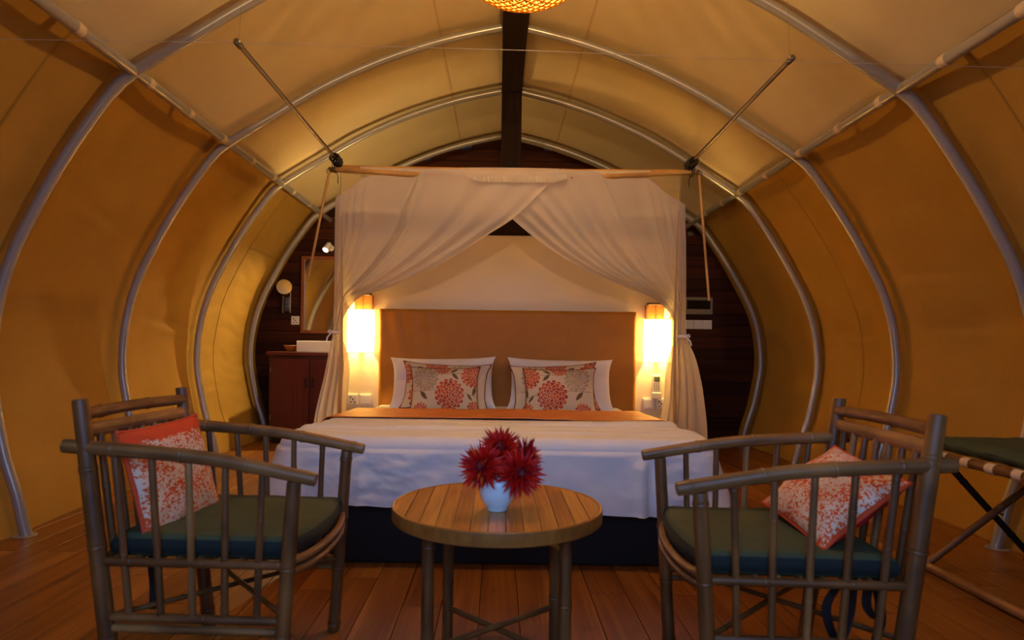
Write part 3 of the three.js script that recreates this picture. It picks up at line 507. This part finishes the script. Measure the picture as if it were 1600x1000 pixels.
function plate(name, label, cat, x, y, d, w, h, kind, group) {
  const t = thing(name, label, cat, P(x, y, d), 0, group); part('plate', box(w, h, 0.012, 0.003).translate(0, 0, 0.006), m.plastic, t);
  if (kind === 'socket') {
    part('faceplate', box(w * 0.8, h * 0.8, 0.006, 0.002).translate(0, 0, 0.012), m.plastic, t);
    for (const [a, b, ww, hh] of [[0, 0.0, 0.1, 0.16], [-0.17, -0.24, 0.12, 0.1], [0.17, -0.24, 0.12, 0.1], [-0.2, 0.26, 0.16, 0.06], [-0.2, 0.15, 0.16, 0.06]]) part('pin_hole', box(w * ww, h * hh, 0.004, 0.001).translate(a * w, b * h, 0.0145), m.hole, t);
    part('rocker', box(w * 0.16, h * 0.2, 0.007, 0.0015).translate(w * 0.24, h * 0.22, 0.0145), m.plastic, t);
  } else if (kind === 'switch') part('rocker', box(w * 0.78, h * 0.76, 0.008, 0.002).translate(0, 0, 0.013), m.plastic, t);
  return t;
}
plate('power_socket', 'white power socket on the wall below the lamp left of the headboard', 'socket', -1.225, 0.545, 5.44, 0.09, 0.092, 'socket', 'wall sockets');
plate('wall_switch', 'white blank wall switch between the socket and the headboard on the left', 'switch', -1.118, 0.545, 5.44, 0.1, 0.092, 'switch', 'wall switches by the bed');
plate('wall_switch', 'white blank wall switch directly under the remote control', 'switch', 1.285, 0.54, 5.44, 0.1, 0.094, 'switch', 'wall switches by the bed');
plate('power_socket', 'white power socket right of the switch under the remote control', 'socket', 1.392, 0.54, 5.44, 0.09, 0.094, 'socket', 'wall sockets');
{
  const t = thing('remote_control', 'white air conditioner remote with a small grey screen in a wall holder', 'remote control', P(1.345, 0.69, 5.44));
  part('body', box(0.068, 0.185, 0.024, 0.008).translate(0, 0, 0.02), m.plastic, t); part('screen', box(0.046, 0.042, 0.004, 0.002).translate(0.002, 0.06, 0.032), m.screen, t);
  for (let r = 0; r < 5; r++) for (let c = 0; c < 3; c++) part('button', box(0.011, 0.008, 0.004, 0.002).translate(-0.016 + c * 0.017, 0.022 - r * 0.017, 0.0325), m.grey, t);
  part('holder', merge([box(0.08, 0.09, 0.01, 0.004).translate(0, -0.06, 0.006), box(0.08, 0.05, 0.012, 0.004).translate(0, -0.08, 0.036)]), m.plastic, t);
}

// ---------------------------------------------------------------- wash corner at the dark wall
{
  const D = DB, t = thing('vanity_cabinet', 'dark red wooden vanity cabinet with two doors under the mirror', 'cabinet', P(-1.85, 0, 6.75));
  wpart('carcass', boxAt(-2.31, -1.42, 0.06, 0.89, 6.47, D, 0.006), m.vanity, t); wpart('countertop', turnUV(boxAt(-2.33, -1.4, 0.89, 0.928, 6.43, D, 0.006), 0, 0, true), m.vanity, t); wpart('plinth', boxAt(-2.29, -1.44, 0, 0.06, 6.5, D, 0.004), m.vanityDark, t);
  for (const [a, b, hx] of [[-2.285, -1.9, -1.93], [-1.892, -1.45, -1.86]]) { const d = wpart('door', boxAt(a, b, 0.09, 0.86, 6.448, 6.47, 0.005), m.vanity, t); const h = part('handle', box(0.018, 0.1, 0.016, 0.004).translate(hx - t.position.x, 0.62, 6.75 - 6.442), m.vanityDark, d); h.userData.label = 'dark pull handle'; }
  for (const y of [0.24, 0.72]) wpart('hinge', boxAt(-2.292, -2.284, y, y + 0.05, 6.446, 6.452, 0.001), m.steel, t);
  const b = thing('basin', 'rectangular white ceramic basin on the vanity top', 'basin', P(-1.78, 0.928, 6.75)), o = box(0.56, 0.115, 0.4, 0.012, 4);
  // walls and floor of the basin
  part('bowl', merge([boxAt(-0.285, 0.285, 0, 0.115, 0.17, 0.195, 0.008), boxAt(-0.285, 0.285, 0, 0.115, -0.195, -0.17, 0.008), boxAt(-0.285, -0.26, 0, 0.115, -0.19, 0.19, 0.008), boxAt(0.26, 0.285, 0, 0.115, -0.19, 0.19, 0.008), boxAt(-0.28, 0.28, 0, 0.03, -0.19, 0.19, 0.008)]), m.porcelain, b);
  part('drain', lathe([[0, 0.033], [0.02, 0.033], [0.024, 0.03]], 20), m.steel, b);
  const w = thing('wooden_bowl', 'small wooden bowl on the vanity beside the basin', 'bowl', P(-2.16, 0.928, 6.7)); part('bowl', lathe([[0, 0], [0.035, 0], [0.05, 0.012], [0.078, 0.062], [0.076, 0.066], [0.07, 0.062], [0.045, 0.018], [0, 0.01]], 36), m.bowl, w);
  const mr = thing('wall_mirror', 'tall mirror in a brown wooden frame on the dark wall', 'mirror', P(-1.84, 1.56, D)), X0 = -2.19, X1 = -1.5, Y0 = 1.13, Y1 = 1.985;
  wpart('frame', merge([boxAt(X0, X0 + 0.035, Y0, Y1, D - 0.035, D, 0.004), boxAt(X1 - 0.035, X1, Y0, Y1, D - 0.035, D, 0.004), boxAt(X0 + 0.03, X1 - 0.03, Y0, Y0 + 0.035, D - 0.035, D, 0.004), boxAt(X0 + 0.03, X1 - 0.03, Y1 - 0.035, Y1, D - 0.035, D, 0.004)]), m.mirrorFrame, mr);
  wpart('glass', boxAt(X0 + 0.03, X1 - 0.03, Y0 + 0.03, Y1 - 0.03, D - 0.018, D - 0.005, 0.001), m.mirror, mr);
  const mg = thing('magnifying_mirror', 'round swing-arm shaving mirror on the dark wall', 'mirror', P(-2.3, 1.5, D));
  part('mirror_disc', lathe([[0, 0.012], [0.078, 0.012], [0.083, 0.006], [0.083, -0.006], [0.078, -0.012], [0, -0.012]], 40).rotateX(Math.PI / 2 - 0.12).rotateY(0.35).translate(-0.02, 0.125, 0.2), M(0xd0b070, 0.25, { metalness: 0.6 }), mg);
  const bars = []; for (let k = 0; k < 4; k++) { bars.push(tube([V(-0.06 + k * 0.024, 0.02, 0.06 + k * 0.03), V(-0.06 + k * 0.024 + 0.02, -0.13, 0.06 + k * 0.03)], 0.004, 8), tube([V(-0.06 + k * 0.024 + 0.02, 0.02, 0.06 + k * 0.03), V(-0.06 + k * 0.024, -0.13, 0.06 + k * 0.03)], 0.004, 8)); }
  part('scissor_arm', merge([...bars, tube([V(-0.07, 0.02, 0.06), V(0.03, 0.02, 0.16)], 0.004, 8), tube([V(-0.07, -0.13, 0.06), V(0.03, -0.13, 0.16)], 0.004, 8)]), m.steel, mg);
  part('stalk', tube([V(0.03, 0.07, 0.14), V(0.03, -0.15, 0.14)], 0.008, 12), m.steel, mg); part('wall_mount', merge([boxAt(-0.085, -0.065, -0.15, 0.04, -0.07, 0, 0.003)]), m.steel, mg); part('knuckle', tube([V(0.03, 0.06, 0.14), V(0.0, 0.125, 0.18)], 0.007, 10), m.steel, mg);
  plate('power_socket', 'white power socket on the dark wall beneath the round shaving mirror', 'socket', -2.255, 1.272, D - 0.002, 0.09, 0.095, 'socket', 'wall sockets');
  // spotlight over the mirror
  const sp = thing('spot_light', 'small white spotlight shining above the framed mirror', 'spotlight', P(-1.87, 2.08, D)); const aim = V(-0.26, -0.8, 0.7).normalize(), head = V(0.0, -0.015, 0.16);
  part('wall_plate', lathe([[0, 0.02], [0.03, 0.02], [0.036, 0.012], [0.036, 0], [0, 0]], 24).rotateX(Math.PI / 2), m.white, sp); part('arm', tube([V(0, 0, 0.015), V(0, 0.01, 0.08), head.clone().addScaledVector(aim, -0.03)], 0.008, 12), m.white, sp);
  part('lamp_housing', tube([head.clone().addScaledVector(aim, -0.065), head.clone().addScaledVector(aim, -0.05), head.clone().addScaledVector(aim, 0.03), head.clone().addScaledVector(aim, 0.045)], [0.018, 0.03, 0.036, 0.036], 24), m.white, sp);
  const c0 = head.clone().addScaledVector(aim, 0.046); part('light_face', tube([c0, c0.clone().addScaledVector(aim, 0.003)], [0.03, 0.028], 24), m.spotFace, sp);
  const S = new THREE.SpotLight(SPOTC, SPOT_I, 0, 0.76, 0.95, 2); S.position.copy(c0).addScaledVector(aim, 0.012); S.target.position.copy(c0).addScaledVector(aim, 2); S.castShadow = true; S.shadow.radius = 1.4; sp.add(S, S.target);
  // globe lamp on the back of the partition: it lights the wash corner and the roof above it
  const gl = thing('wall_lamp', 'small globe lamp on the back of the white partition, facing the wash corner', 'wall lamp', P(-0.95, 1.82, 5.56));
  part('wall_plate', lathe([[0, 0.02], [0.05, 0.02], [0.056, 0.012], [0.056, 0], [0, 0]], 24).rotateX(-Math.PI / 2), m.white, gl); part('arm', tube([V(0, 0, -0.015), V(0, 0.02, -0.1)], 0.01, 12), m.white, gl);
  part('bulb', new THREE.SphereGeometry(0.06, 28, 20).translate(0, 0.07, -0.12), m.bulb, gl);
  const G = new THREE.PointLight(SPOTC, WASH_I, 0, 2); G.position.set(0, 0.07, -0.12); G.castShadow = true; G.shadow.radius = 3; gl.add(G);
  // right side of the dark wall
  const bx = thing('breaker_box', 'grey breaker box with a dark window on the dark wall, above a row of switches', 'breaker box', P(2.21, 1.49, D));
  part('case', box(0.32, 0.19, 0.05, 0.008).translate(0.0, 0, 0.025), M(0x8d8470, 0.5), bx); part('window', box(0.26, 0.1, 0.01, 0.01).translate(0, 0.012, 0.05), m.smoked, bx); part('latch', box(0.03, 0.012, 0.01, 0.003).translate(0.12, -0.078, 0.05), m.grey, bx);
  for (let k = 0; k < 3; k++) plate('wall_switch', ['beige wall switch next to the net, first in the row below the breaker box', 'beige wall switch in the middle of the row below the breaker box', 'beige wall switch below the breaker box, farthest from the net'][k], 'switch', 2.125 + k * 0.1, 1.284, D, 0.098, 0.1, 'switch', 'switches below the breaker box');
  const cl = thing('pipe_clamp', 'small metal clamp on the dark wall beside the top of the net', 'clamp', P(2.13, 2.29, D)); part('plate', box(0.07, 0.05, 0.02, 0.004).translate(0, 0, 0.01), m.steel, cl); part('bolt', lathe([[0, 0], [0.012, 0], [0.012, 0.03], [0, 0.03]], 12).rotateX(Math.PI / 2).translate(0, 0, 0.02), m.steel, cl);
}
// ---------------------------------------------------------------- woven pendant lamp
{
  const t = thing('pendant_lamp', 'round woven bamboo pendant lamp hanging from the ridge beam', 'pendant lamp', P(0.1, 3.175, 2.85)), Cy = -0.41, A = 0.31, B = 0.215;
  const strips = [], sp = (lon, lat) => V(A * Math.cos(lat) * Math.cos(lon), Cy + B * Math.sin(lat), A * Math.cos(lat) * Math.sin(lon));
  for (const dir of [1, -1]) for (let k = -8; k <= 8; k++) {
    const c = k * 0.0355, f = Math.sqrt(1 - c * c / (A * A)), pts = []; for (let i = 0; i <= 64; i++) { const w = i / 64 * 6.2832, q = f * A * Math.cos(w); pts.push(V(0.7071 * c + 0.7071 * q, Cy + f * B * Math.sin(w) + dir * 0.0012, dir * (0.7071 * c - 0.7071 * q))); }
    strips.push(tube(pts, 0.0048, 6, false));
  }
  part('woven_shade', merge(strips), m.weaveStrip, t);
  const ring = (la, r) => { const p = []; for (let i = 0; i <= 48; i++) p.push(sp(i / 48 * 6.283, la)); return tube(p, r, 6, false); };
  part('ring', ring(1.2, 0.006), m.weaveStrip, t);
  part('cord', tube([V(0, 0, 0), V(0, Cy + 0.12, 0)], 0.004, 8), m.dark, t); part('lamp_holder', lathe([[0, 0], [0.02, 0], [0.022, 0.06], [0.008, 0.075], [0, 0.075]], 20).translate(0, Cy + 0.06, 0), m.dark, t);
  part('bulb', new THREE.SphereGeometry(0.038, 24, 18).scale(1, 1.25, 1).translate(0, Cy + 0.02, 0), m.bulb, t);
  part('ceiling_rose', lathe([[0, 0], [0.05, 0], [0.045, -0.02], [0.01, -0.03], [0, -0.03]], 24), m.dark, t);
  const L = new THREE.PointLight(WARM, PENDANT_I, 0, 2); L.position.set(0, Cy + 0.02, 0); L.castShadow = true; L.shadow.radius = 2; t.add(L);
}
// lantern on the deck outside: its warm light enters low through the doorway and draws the opening of the net on the partition
{
  const t = thing('deck_lantern', 'warm garden lantern on a post outside the entrance', 'lantern', P(-0.2, -0.06, -8));
  part('post', tube([V(0, 0, 0), V(0, 1.02, 0)], 0.025, 16), m.dark, t); part('base', lathe([[0, 0], [0.14, 0], [0.14, 0.02], [0.03, 0.04], [0, 0.04]], 32), m.dark, t);
  part('bulb', new THREE.SphereGeometry(0.055, 24, 18).translate(0, 1.12, 0), m.bulb, t); part('cap', lathe([[0.1, 1.22], [0.02, 1.27], [0, 1.27], [0, 1.21], [0.1, 1.215]], 32), m.dark, t);
  for (let k = 0; k < 3; k++) { const a = k * 2.094 + 1.57; part('cage_bar', tube([V(0.03 * Math.cos(a), 1.02, -0.03 * Math.sin(a)), V(0.09 * Math.cos(a), 1.06, -0.09 * Math.sin(a)), V(0.09 * Math.cos(a), 1.22, -0.09 * Math.sin(a))], 0.004, 8), m.dark, t); }
  const L = new THREE.PointLight(WARM, LANTERN_I, 0, 2); L.position.set(0, 1.12, 0); L.castShadow = true; L.shadow.radius = 2.8; t.add(L);
}
// ---------------------------------------------------------------- bamboo armchairs
const W2 = 0.262, D2 = 0.221, FL = 0.061, BL = 0.132;
const fu = (y) => D2 + FL * y, bu = (y) => -D2 - BL * y;
function makeChair(label) {
  const t = thing('bamboo_armchair', label, 'armchair', V(0, 0, 0), 0, 'bamboo armchairs');
  const B = (name, ctrl, r, k = 0, gap, lab) => part(name, bamboo(ctrl, r, gap), bam[k], t, lab);
  for (const s of [-1, 1]) {
    const z = s * W2;
    B('front_leg', [V(fu(0), 0, z), V(fu(0.632), 0.632, z)], 0.0205, s > 0 ? 0 : 1, 0.2);
    B('back_leg', [V(bu(0), 0, z), V(bu(0.845), 0.845, z)], 0.0225, s > 0 ? 1 : 0, 0.24);
    B('armrest', [V(bu(0.71) - 0.062, 0.717, z), V(bu(0.7) + 0.1, 0.708, z), V(0.02, 0.69, z), V(0.16, 0.668, z), V(fu(0.64) + 0.06, 0.638, z)], 0.0195, 2, 0.19);
    B('side_rail', [V(bu(0.405), 0.405, z), V(fu(0.405), 0.405, z)], 0.0125, 1, 0.2);
    B('stretcher', [V(bu(0.252), 0.254, z), V(fu(0.252), 0.254, z)], 0.0125, 0, 0.21); B('stretcher', [V(bu(0.226), 0.225, z), V(fu(0.226), 0.225, z)], 0.0115, 2, 0.23);
    for (let k = 0; k < 5; k++) { const f = (k + 0.75) / 5.6, u0 = lerp(bu(0.24), fu(0.24), f), u1 = lerp(bu(0.69), fu(0.65), f), y1 = lerp(0.71, 0.645, f * f); B('spindle', [V(u0, 0.25, z), V(u1, y1, z)], 0.0098, k % 3, 0.16); }
  }
  B('top_rail', [V(bu(0.80), 0.803, -W2), V(bu(0.80) - 0.012, 0.806, 0), V(bu(0.80), 0.803, W2)], 0.0175, 1, 0.22);
  const flat = bamboo([V(bu(0.755), 0.757, -W2), V(bu(0.755), 0.757, W2)], 0.021, 0.25); flat.translate(-bu(0.755), 0, 0).scale(0.5, 1, 1).translate(bu(0.755), 0, 0).translate(0, 0.757 * 0, 0); part('back_rail', flat, bam[2], t);
  for (let k = 0; k < 7; k++) { const z = lerp(-W2, W2, (k + 1) / 8); B('back_slat', [V(bu(0.41), 0.41, z), V(bu(0.75), 0.745, z)], 0.0105, k % 3, 0.18); }
  B('back_rail', [V(bu(0.41), 0.405, -W2), V(bu(0.41), 0.405, W2)], 0.013, 0, 0.2);
  for (const [y, k] of [[0.412, 2], [0.384, 0]]) B('front_rail', [V(fu(0.4), y, -W2), V(fu(0.4) + 0.027, y - 0.006, -W2 * 0.55), V(fu(0.4) + 0.036, y - 0.008, 0), V(fu(0.4) + 0.027, y - 0.006, W2 * 0.55), V(fu(0.4), y, W2)], 0.0118, k, 0.2);
  for (let k = 0; k < 9; k++) part('seat_slat', bamboo([V(lerp(bu(0.41) + 0.04, fu(0.41) - 0.02, k / 8), 0.41, -W2 + 0.012), V(lerp(bu(0.41) + 0.04, fu(0.41) - 0.02, k / 8), 0.41, W2 - 0.012)], 0.009, 0.2, rnd(), 0, 8), bam[k % 3], t);
  for (const s of [-1, 1]) B('cross_brace', [V(bu(0.24), 0.262 + s * 0.007, -s * W2), V(fu(0.24), 0.262 + s * 0.007, s * W2)], 0.0075, 1, 0.25);
  return t;
}
const chairL = makeChair('bamboo armchair facing right, with the upright red-edged cushion');
chairL.position.set(-0.794, 0, -1.993); chairL.rotation.y = -0.035;
const chairR = chairL.clone(); chairR.name = numbered('bamboo_armchair'); chairR.userData = { ...chairL.userData, label: 'bamboo armchair facing left, its back to the folding bench' }; scene.add(chairR);
chairR.position.set(0.802, 0, -1.905); chairR.rotation.y = Math.PI - 0.055;
// seat pads with ribbons
function seatPad(chair, label, ribbons) {
  const t = thing('seat_pad', label, 'seat pad', V(0, 0, 0), 0, 'green seat pads'); t.position.copy(chair.position); t.rotation.copy(chair.rotation);
  const top = 0.476, bot = 0.412, N = 60;
  const shape = (a, b) => { const u0 = bu(0.44) + 0.035, bow = 0.03 * (1 - b * b), u1 = fu(0.44) - 0.005 + bow; return [lerp(u0, u1, a), b * (W2 - 0.015)]; };
  const face = (f) => grid(N, N, (u, v, o) => { const a = 0.5 + 0.5 * Math.sin((u - 0.5) * Math.PI), b = Math.sin((v - 0.5) * Math.PI), [x, z] = shape(a, b); const e = Math.min(1 - Math.abs(2 * a - 1), 1 - Math.abs(b)), r = Math.pow(clamp(e / 0.06), 0.5); o.set(x, (top + bot) / 2 + f * ((top - bot) / 2) * (0.45 + 0.55 * r) + f * 0.006 * smooth(0, 0.5, e) + (f > 0 ? 0.003 * fbm(x * 7, z * 7, 3) * r : 0), z); }, (u, v) => [u * 0.5, v * 0.5]);
  part('top', face(1), m.olive, t); part('underside', face(-1), m.olive, t);
  const ring = [], ring2 = []; for (let i = 0; i <= 160; i++) { const s = (i % 160) / 40, k = Math.floor(s), q = s - k; const [a, b] = [[q, -1], [1, -1 + 2 * q], [1 - q, 1], [0, 1 - 2 * q]][k]; const [x, z] = shape(a, b); ring.push([x, z]); }
  part('border', grid(160, 6, (u, v, o) => { const [x, z] = ring[Math.round(u * 160)]; const p = 0.006 * Math.sin(v * Math.PI); o.set(x + p * Math.sign(x + 0.03), lerp(top - 0.012, bot + 0.012, v), z + p * Math.sign(z)); }), m.teal, t);
  const rib = (pts, w) => { const c = new THREE.CatmullRomCurve3(pts, false, 'centripetal'); const a = V(0, 0, 0); return thick(grid(2, 40, (u, v, o) => { c.getPoint(v, a); o.copy(a); o.z += 0; o.x += (u - 0.5) * w; }), 0.003, 2, 40); };
  for (const r of ribbons) part('tie_ribbon', rib(r, 0.024), m.dark, t);
  return t;
}
const padL = seatPad(chairL, 'dark green seat pad on the armchair with the red-edged cushion', [[V(bu(0.3) + 0.07, 0.425, W2 - 0.12), V(bu(0.3) + 0.075, 0.36, W2 - 0.1), V(bu(0.3) + 0.08, 0.3, W2 - 0.1), V(bu(0.3) + 0.085, 0.24, W2 - 0.09)]]);
const padR = seatPad(chairR, 'dark green seat pad with hanging black ribbons on the armchair by the folding bench', [
  [V(-0.15, 0.425, -W2 + 0.03), V(-0.12, 0.39, -W2 + 0.05), V(-0.085, 0.33, -W2 + 0.05), V(-0.1, 0.26, -W2 + 0.05), V(-0.12, 0.235, -W2 + 0.05), V(-0.15, 0.3, -W2 + 0.06), V(-0.155, 0.425, -W2 + 0.05)],
  [V(-0.19, 0.425, -W2 + 0.03), V(-0.22, 0.36, -W2 + 0.05), V(-0.215, 0.3, -W2 + 0.05), V(-0.19, 0.33, -W2 + 0.05), V(-0.2, 0.425, -W2 + 0.05)], [V(-0.2, 0.42, -W2 + 0.04), V(-0.225, 0.3, -W2 + 0.05), V(-0.205, 0.225, -W2 + 0.05)]]);
// chair cushions: speckled orange on pale cloth
const speckle = (k) => dataTex(512, 512, (u, v) => { const a = pn(u * 96, v * 96, 96, 96, 5) * 0.5 + pn(u * 58, v * 58, 58, 58, 7) * 0.45 + 0.25 * pn(u * 6, v * 6, 6, 6, 9), e = Math.min(u, v, 1 - u, 1 - v), c = a > 0.7 ? [214, 84, 34] : a > 0.635 ? [226, 148, 96] : [224, 204, 180]; return k && v > 0.9 - 0.07 * pn(u * 24, v * 24, 24, 24, 4) || e < 0.008 ? [214, 74, 28] : c; });
const speckMat = M(0xffffff, 0.85, { map: speckle(1) }), speckMatB = M(0xffffff, 0.85, { map: speckle(0) });
const orange = M(0xcc4a1e, 0.8);
const cL = cushion('orange and cream speckled cushion with a red back, upright against the armchair slats', speckMat, 0.375, 0.315, 0.085, P(0.045, 0.012, 0.37), V(-0.075, 0.27, -0.01), P(-0.985, 0.605, 1.95), { ear: 0.05, wr: 0.007, s: 4, n: 40 }, 'speckled cushions on the armchairs', orange, m.red);
const cR = cushion('orange and cream speckled cushion tilted like a diamond, red side lowest', speckMatB, 0.36, 0.29, 0.12, P(0.0125, -0.0385, -0.33), V(0.212, 0.177, 0.0), P(0.975, 0.585, 1.87), { ear: 0.05, wr: 0.008, s: 14, n: 40 }, 'speckled cushions on the armchairs', orange, m.red);

// ---------------------------------------------------------------- round table, vase, flowers
{
  const R = 0.325, H = 0.513, t = thing('round_table', 'round bamboo table with a slatted top in front of the bed', 'table', P(0.004, 0, 2.0));
  const rimMat = M(0xffffff, 0.4, { map: woodTex(0xa86a2a, 0x7c4818, 190, 128, 256, 3, 2) }), n = 13, sw = 2 * (R - 0.012) / n;
  for (let k = 0; k < n; k++) {
    const x0 = -R + 0.012 + k * sw + 0.0018, x1 = x0 + sw - 0.0036, ri = R - 0.012, s = new THREE.Shape(), zz = (x) => Math.sqrt(Math.max(0, ri * ri - x * x));
    s.moveTo(x0, -zz(x0)); for (let i = 1; i <= 6; i++) { const x = lerp(x0, x1, i / 6); s.lineTo(x, -zz(x)); } s.lineTo(x1, zz(x1)); for (let i = 5; i >= 0; i--) { const x = lerp(x0, x1, i / 6); s.lineTo(x, zz(x)); }
    const g = boxUV(new THREE.ExtrudeGeometry(s, { depth: 0.012, bevelEnabled: true, bevelSize: 0.0008, bevelThickness: 0.0008, bevelSegments: 1 }).rotateX(-Math.PI / 2).translate(0, H - 0.013 + rr(-0.0004, 0.0004), 0));
    part('slat', turnUV(g, rnd(), rnd()), tableMats[k % 3], t);
  }
  part('rim', lathe([[R - 0.0125, H - 0.04], [R - 0.0125, H - 0.001], [R - 0.01, H + 0.001], [R - 0.003, H + 0.001], [R, H - 0.002], [R, H - 0.037], [R - 0.003, H - 0.04], [R - 0.0125, H - 0.04]], 96), rimMat, t);
  for (let a = 0; a < 2; a++) part('under_brace', box(0.56, 0.022, 0.04, 0.004).rotateY(Math.PI / 4 + a * Math.PI / 2).translate(0, H - 0.034 - a * 0.0, 0), tableMats[2], t);
  const L = { FL: V(-0.198, 0, 0.15), FR: V(0.2, 0, 0.15), BL: V(-0.165, 0, -0.2), BR: V(0.2, 0, -0.18) };
  for (const k of Object.keys(L)) part('leg', bamboo([L[k].clone().setY(0), L[k].clone().setY(H - 0.042)], 0.0185, 0.26, rnd()), bam[k === 'BL' ? 1 : 0], t);
  part('stretcher', bamboo([L.BL.clone().setY(0.105), L.FR.clone().setY(0.105)], 0.0095, 0.2), bam[1], t); part('stretcher', bamboo([L.BR.clone().setY(0.122), L.FL.clone().setY(0.122)], 0.0095, 0.2), bam[1], t);
  part('strut', tube([L.FR.clone().setY(H - 0.1), V(0.05, H - 0.045, 0.03)], 0.009, 10), tableMats[2], t);
  const v = thing('vase', 'small pale blue porcelain vase on the round table', 'vase', P(0.004, H, 1.92));
  part('body', lathe([[0, 0], [0.026, 0], [0.0285, 0.002], [0.029, 0.006], [0.032, 0.012], [0.043, 0.03], [0.0495, 0.05], [0.0515, 0.068], [0.05, 0.085], [0.0455, 0.1], [0.044, 0.105], [0.0425, 0.105], [0.043, 0.1], [0.047, 0.085], [0.0485, 0.068], [0.046, 0.05], [0.03, 0.016], [0, 0.012]], 56).scale(1.1, 1, 1.1), m.vase, v);
  // spiky dahlias
  function dahlia(c, axis, r, label, mats) {
    const f = thing('dahlia', label, 'flower', P(0.004, H + 0.03, 1.92).lerp(c, 0), 0, 'red dahlias in the vase'), base = f.position.clone(), Z = axis.clone().normalize(), X = V(0.3, 0.1, 1).cross(Z).normalize(), Y = Z.clone().cross(X), sets = mats.map(() => []);
    const petal = (phi, el, len, w) => {
      const out = X.clone().multiplyScalar(Math.cos(phi)).addScaledVector(Y, Math.sin(phi)), side = Z.clone().cross(out).normalize(), curl = rr(-0.15, 0.35);
      return grid(4, 6, (u, q, o) => { const ww = w * Math.sin(Math.PI * Math.pow(0.08 + q * 0.9, 0.75)) * (1 - q * 0.35), e = el + curl * q, a = (u - 0.5) * 2; o.copy(c).addScaledVector(out, len * q * Math.cos(e)).addScaledVector(Z, len * q * Math.sin(e) - 0.012 + Math.abs(a) * ww * 0.5).addScaledVector(side, a * ww); });
    };
    for (let k = 0; k < 6; k++) for (let i = 0, n = [12, 17, 24, 30, 34, 32][k]; i < n; i++) { const el = [1.35, 1.1, 0.8, 0.45, 0.05, -0.4][k] + rr(-0.15, 0.15); sets[rnd() < 0.7 ? 0 : 1 + Math.floor(rnd() * (mats.length - 1))].push(petal((i + rnd() * 0.7) / n * 6.283, el, r * [0.5, 0.7, 0.85, 0.98, 1.0, 0.95][k] * rr(0.84, 1.1), r * 0.105)); }
    sets.forEach((s, i) => s.length && part('petals', merge(s).translate(-base.x, -base.y, -base.z), mats[i], f));
    part('flower_core', new THREE.SphereGeometry(r * 0.28, 14, 10).translate(c.x - base.x, c.y - base.y, c.z - base.z), m.flowerCore, f);
    const st = c.clone().addScaledVector(Z, -0.02).sub(base); part('stem', tube(curvePts([V(0, 0, 0), st.clone().multiplyScalar(0.5).add(V(0, 0.012, 0)), st], 10), 0.003, 6), m.stem, f);
  }
  const A = [m.petal, m.petalOrange, m.petalDark], Bm = [m.petal, m.petalDark];
  dahlia(P(-0.046, 0.652, 1.87), V(-0.45, 0.35, 0.85), 0.078, 'orange-red dahlia hanging over the left side of the vase', A);
  dahlia(P(0.074, 0.634, 1.87), V(0.35, 0.2, 0.9), 0.08, 'deep red dahlia low over the right rim of the vase', Bm);
  dahlia(P(0.012, 0.7, 1.95), V(0.0, 0.75, 0.65), 0.075, 'dark red dahlia standing highest at the back of the bunch', [m.petal, m.petalDark, m.petalDark]);
  dahlia(P(0.095, 0.675, 1.98), V(0.7, 0.5, 0.2), 0.068, 'dark red dahlia half hidden behind the low right bloom', [m.petalDark, m.petal]);
}
// ---------------------------------------------------------------- folding bench on the right
{
  const t = thing('folding_bench', 'folding bamboo bench with crossed legs and straps by the right canvas wall', 'bench', P(2.3, 0, 2.55)), D0 = 2.02, D1 = 3.06, Y = 0.515;
  for (const [x, k] of [[2.09, 0], [2.6, 1]]) wpart('top_rail', bamboo([P(x, Y, D0), P(x, Y, D1)], 0.021, 0.3, 0.3), bam[k], t);
  for (const [x, k] of [[1.985, 2], [2.54, 1]]) wpart('floor_rail', bamboo([P(x, 0.021, D0), P(x, 0.021, D1)], 0.02, 0.33, 0.6), bam[k], t);
  for (const d of [D0 + 0.1, D1 - 0.08]) { wpart('cross_leg', bamboo([P(1.99, 0.03, d - 0.03), P(2.6, 0.505, d - 0.03)], 0.016, 0.3, 0.5), bam[1], t); wpart('cross_leg', bamboo([P(2.085, 0.51, d + 0.015), P(2.53, 0.03, d + 0.015)], 0.015, 0.3, 0.5), m.beam, t); wpart('pivot', tube([P(2.322, 0.265, d - 0.05), P(2.322, 0.265, d + 0.035)], 0.006, 10), m.steel, t); }
  for (let k = 0; k < 7; k++) { const d = D0 + 0.1 + k * 0.143; wpart('strap', tube([P(2.09, Y, d - 0.024), P(2.09, Y, d + 0.024)], 0.0235, 20, false), m.strap, t); wpart('strap', grid(20, 2, (u, v, o) => o.set(lerp(2.09, 2.6, u), Y + 0.021 - 0.02 * Math.sin(Math.PI * u), -(d + (v - 0.5) * 0.048))), m.strap, t); }
  const c = thing('bench_pad', 'long dark green pad lying on the folding bench', 'seat pad', P(2.35, Y, 2.54));
  const f = (s) => grid(50, 80, (u, v, o) => { const a = Math.sin((u - 0.5) * Math.PI), b = Math.sin((v - 0.5) * Math.PI), e = Math.min(1 - Math.abs(a), (1 - Math.abs(b)) * 2), r = Math.pow(clamp(e / 0.14), 0.5); o.set(2.36 + a * 0.265, Y + 0.055 + s * 0.034 * r + (s > 0 ? 0.006 * fbm(u * 6, v * 14, 3) : 0), -(2.53 + b * 0.55)); }, (u, v) => [u * 0.6, v * 1.1]);
  wpart('cushion', merge([f(1), f(-1)]), m.olive, c);
}
renderer.render(scene, camera);
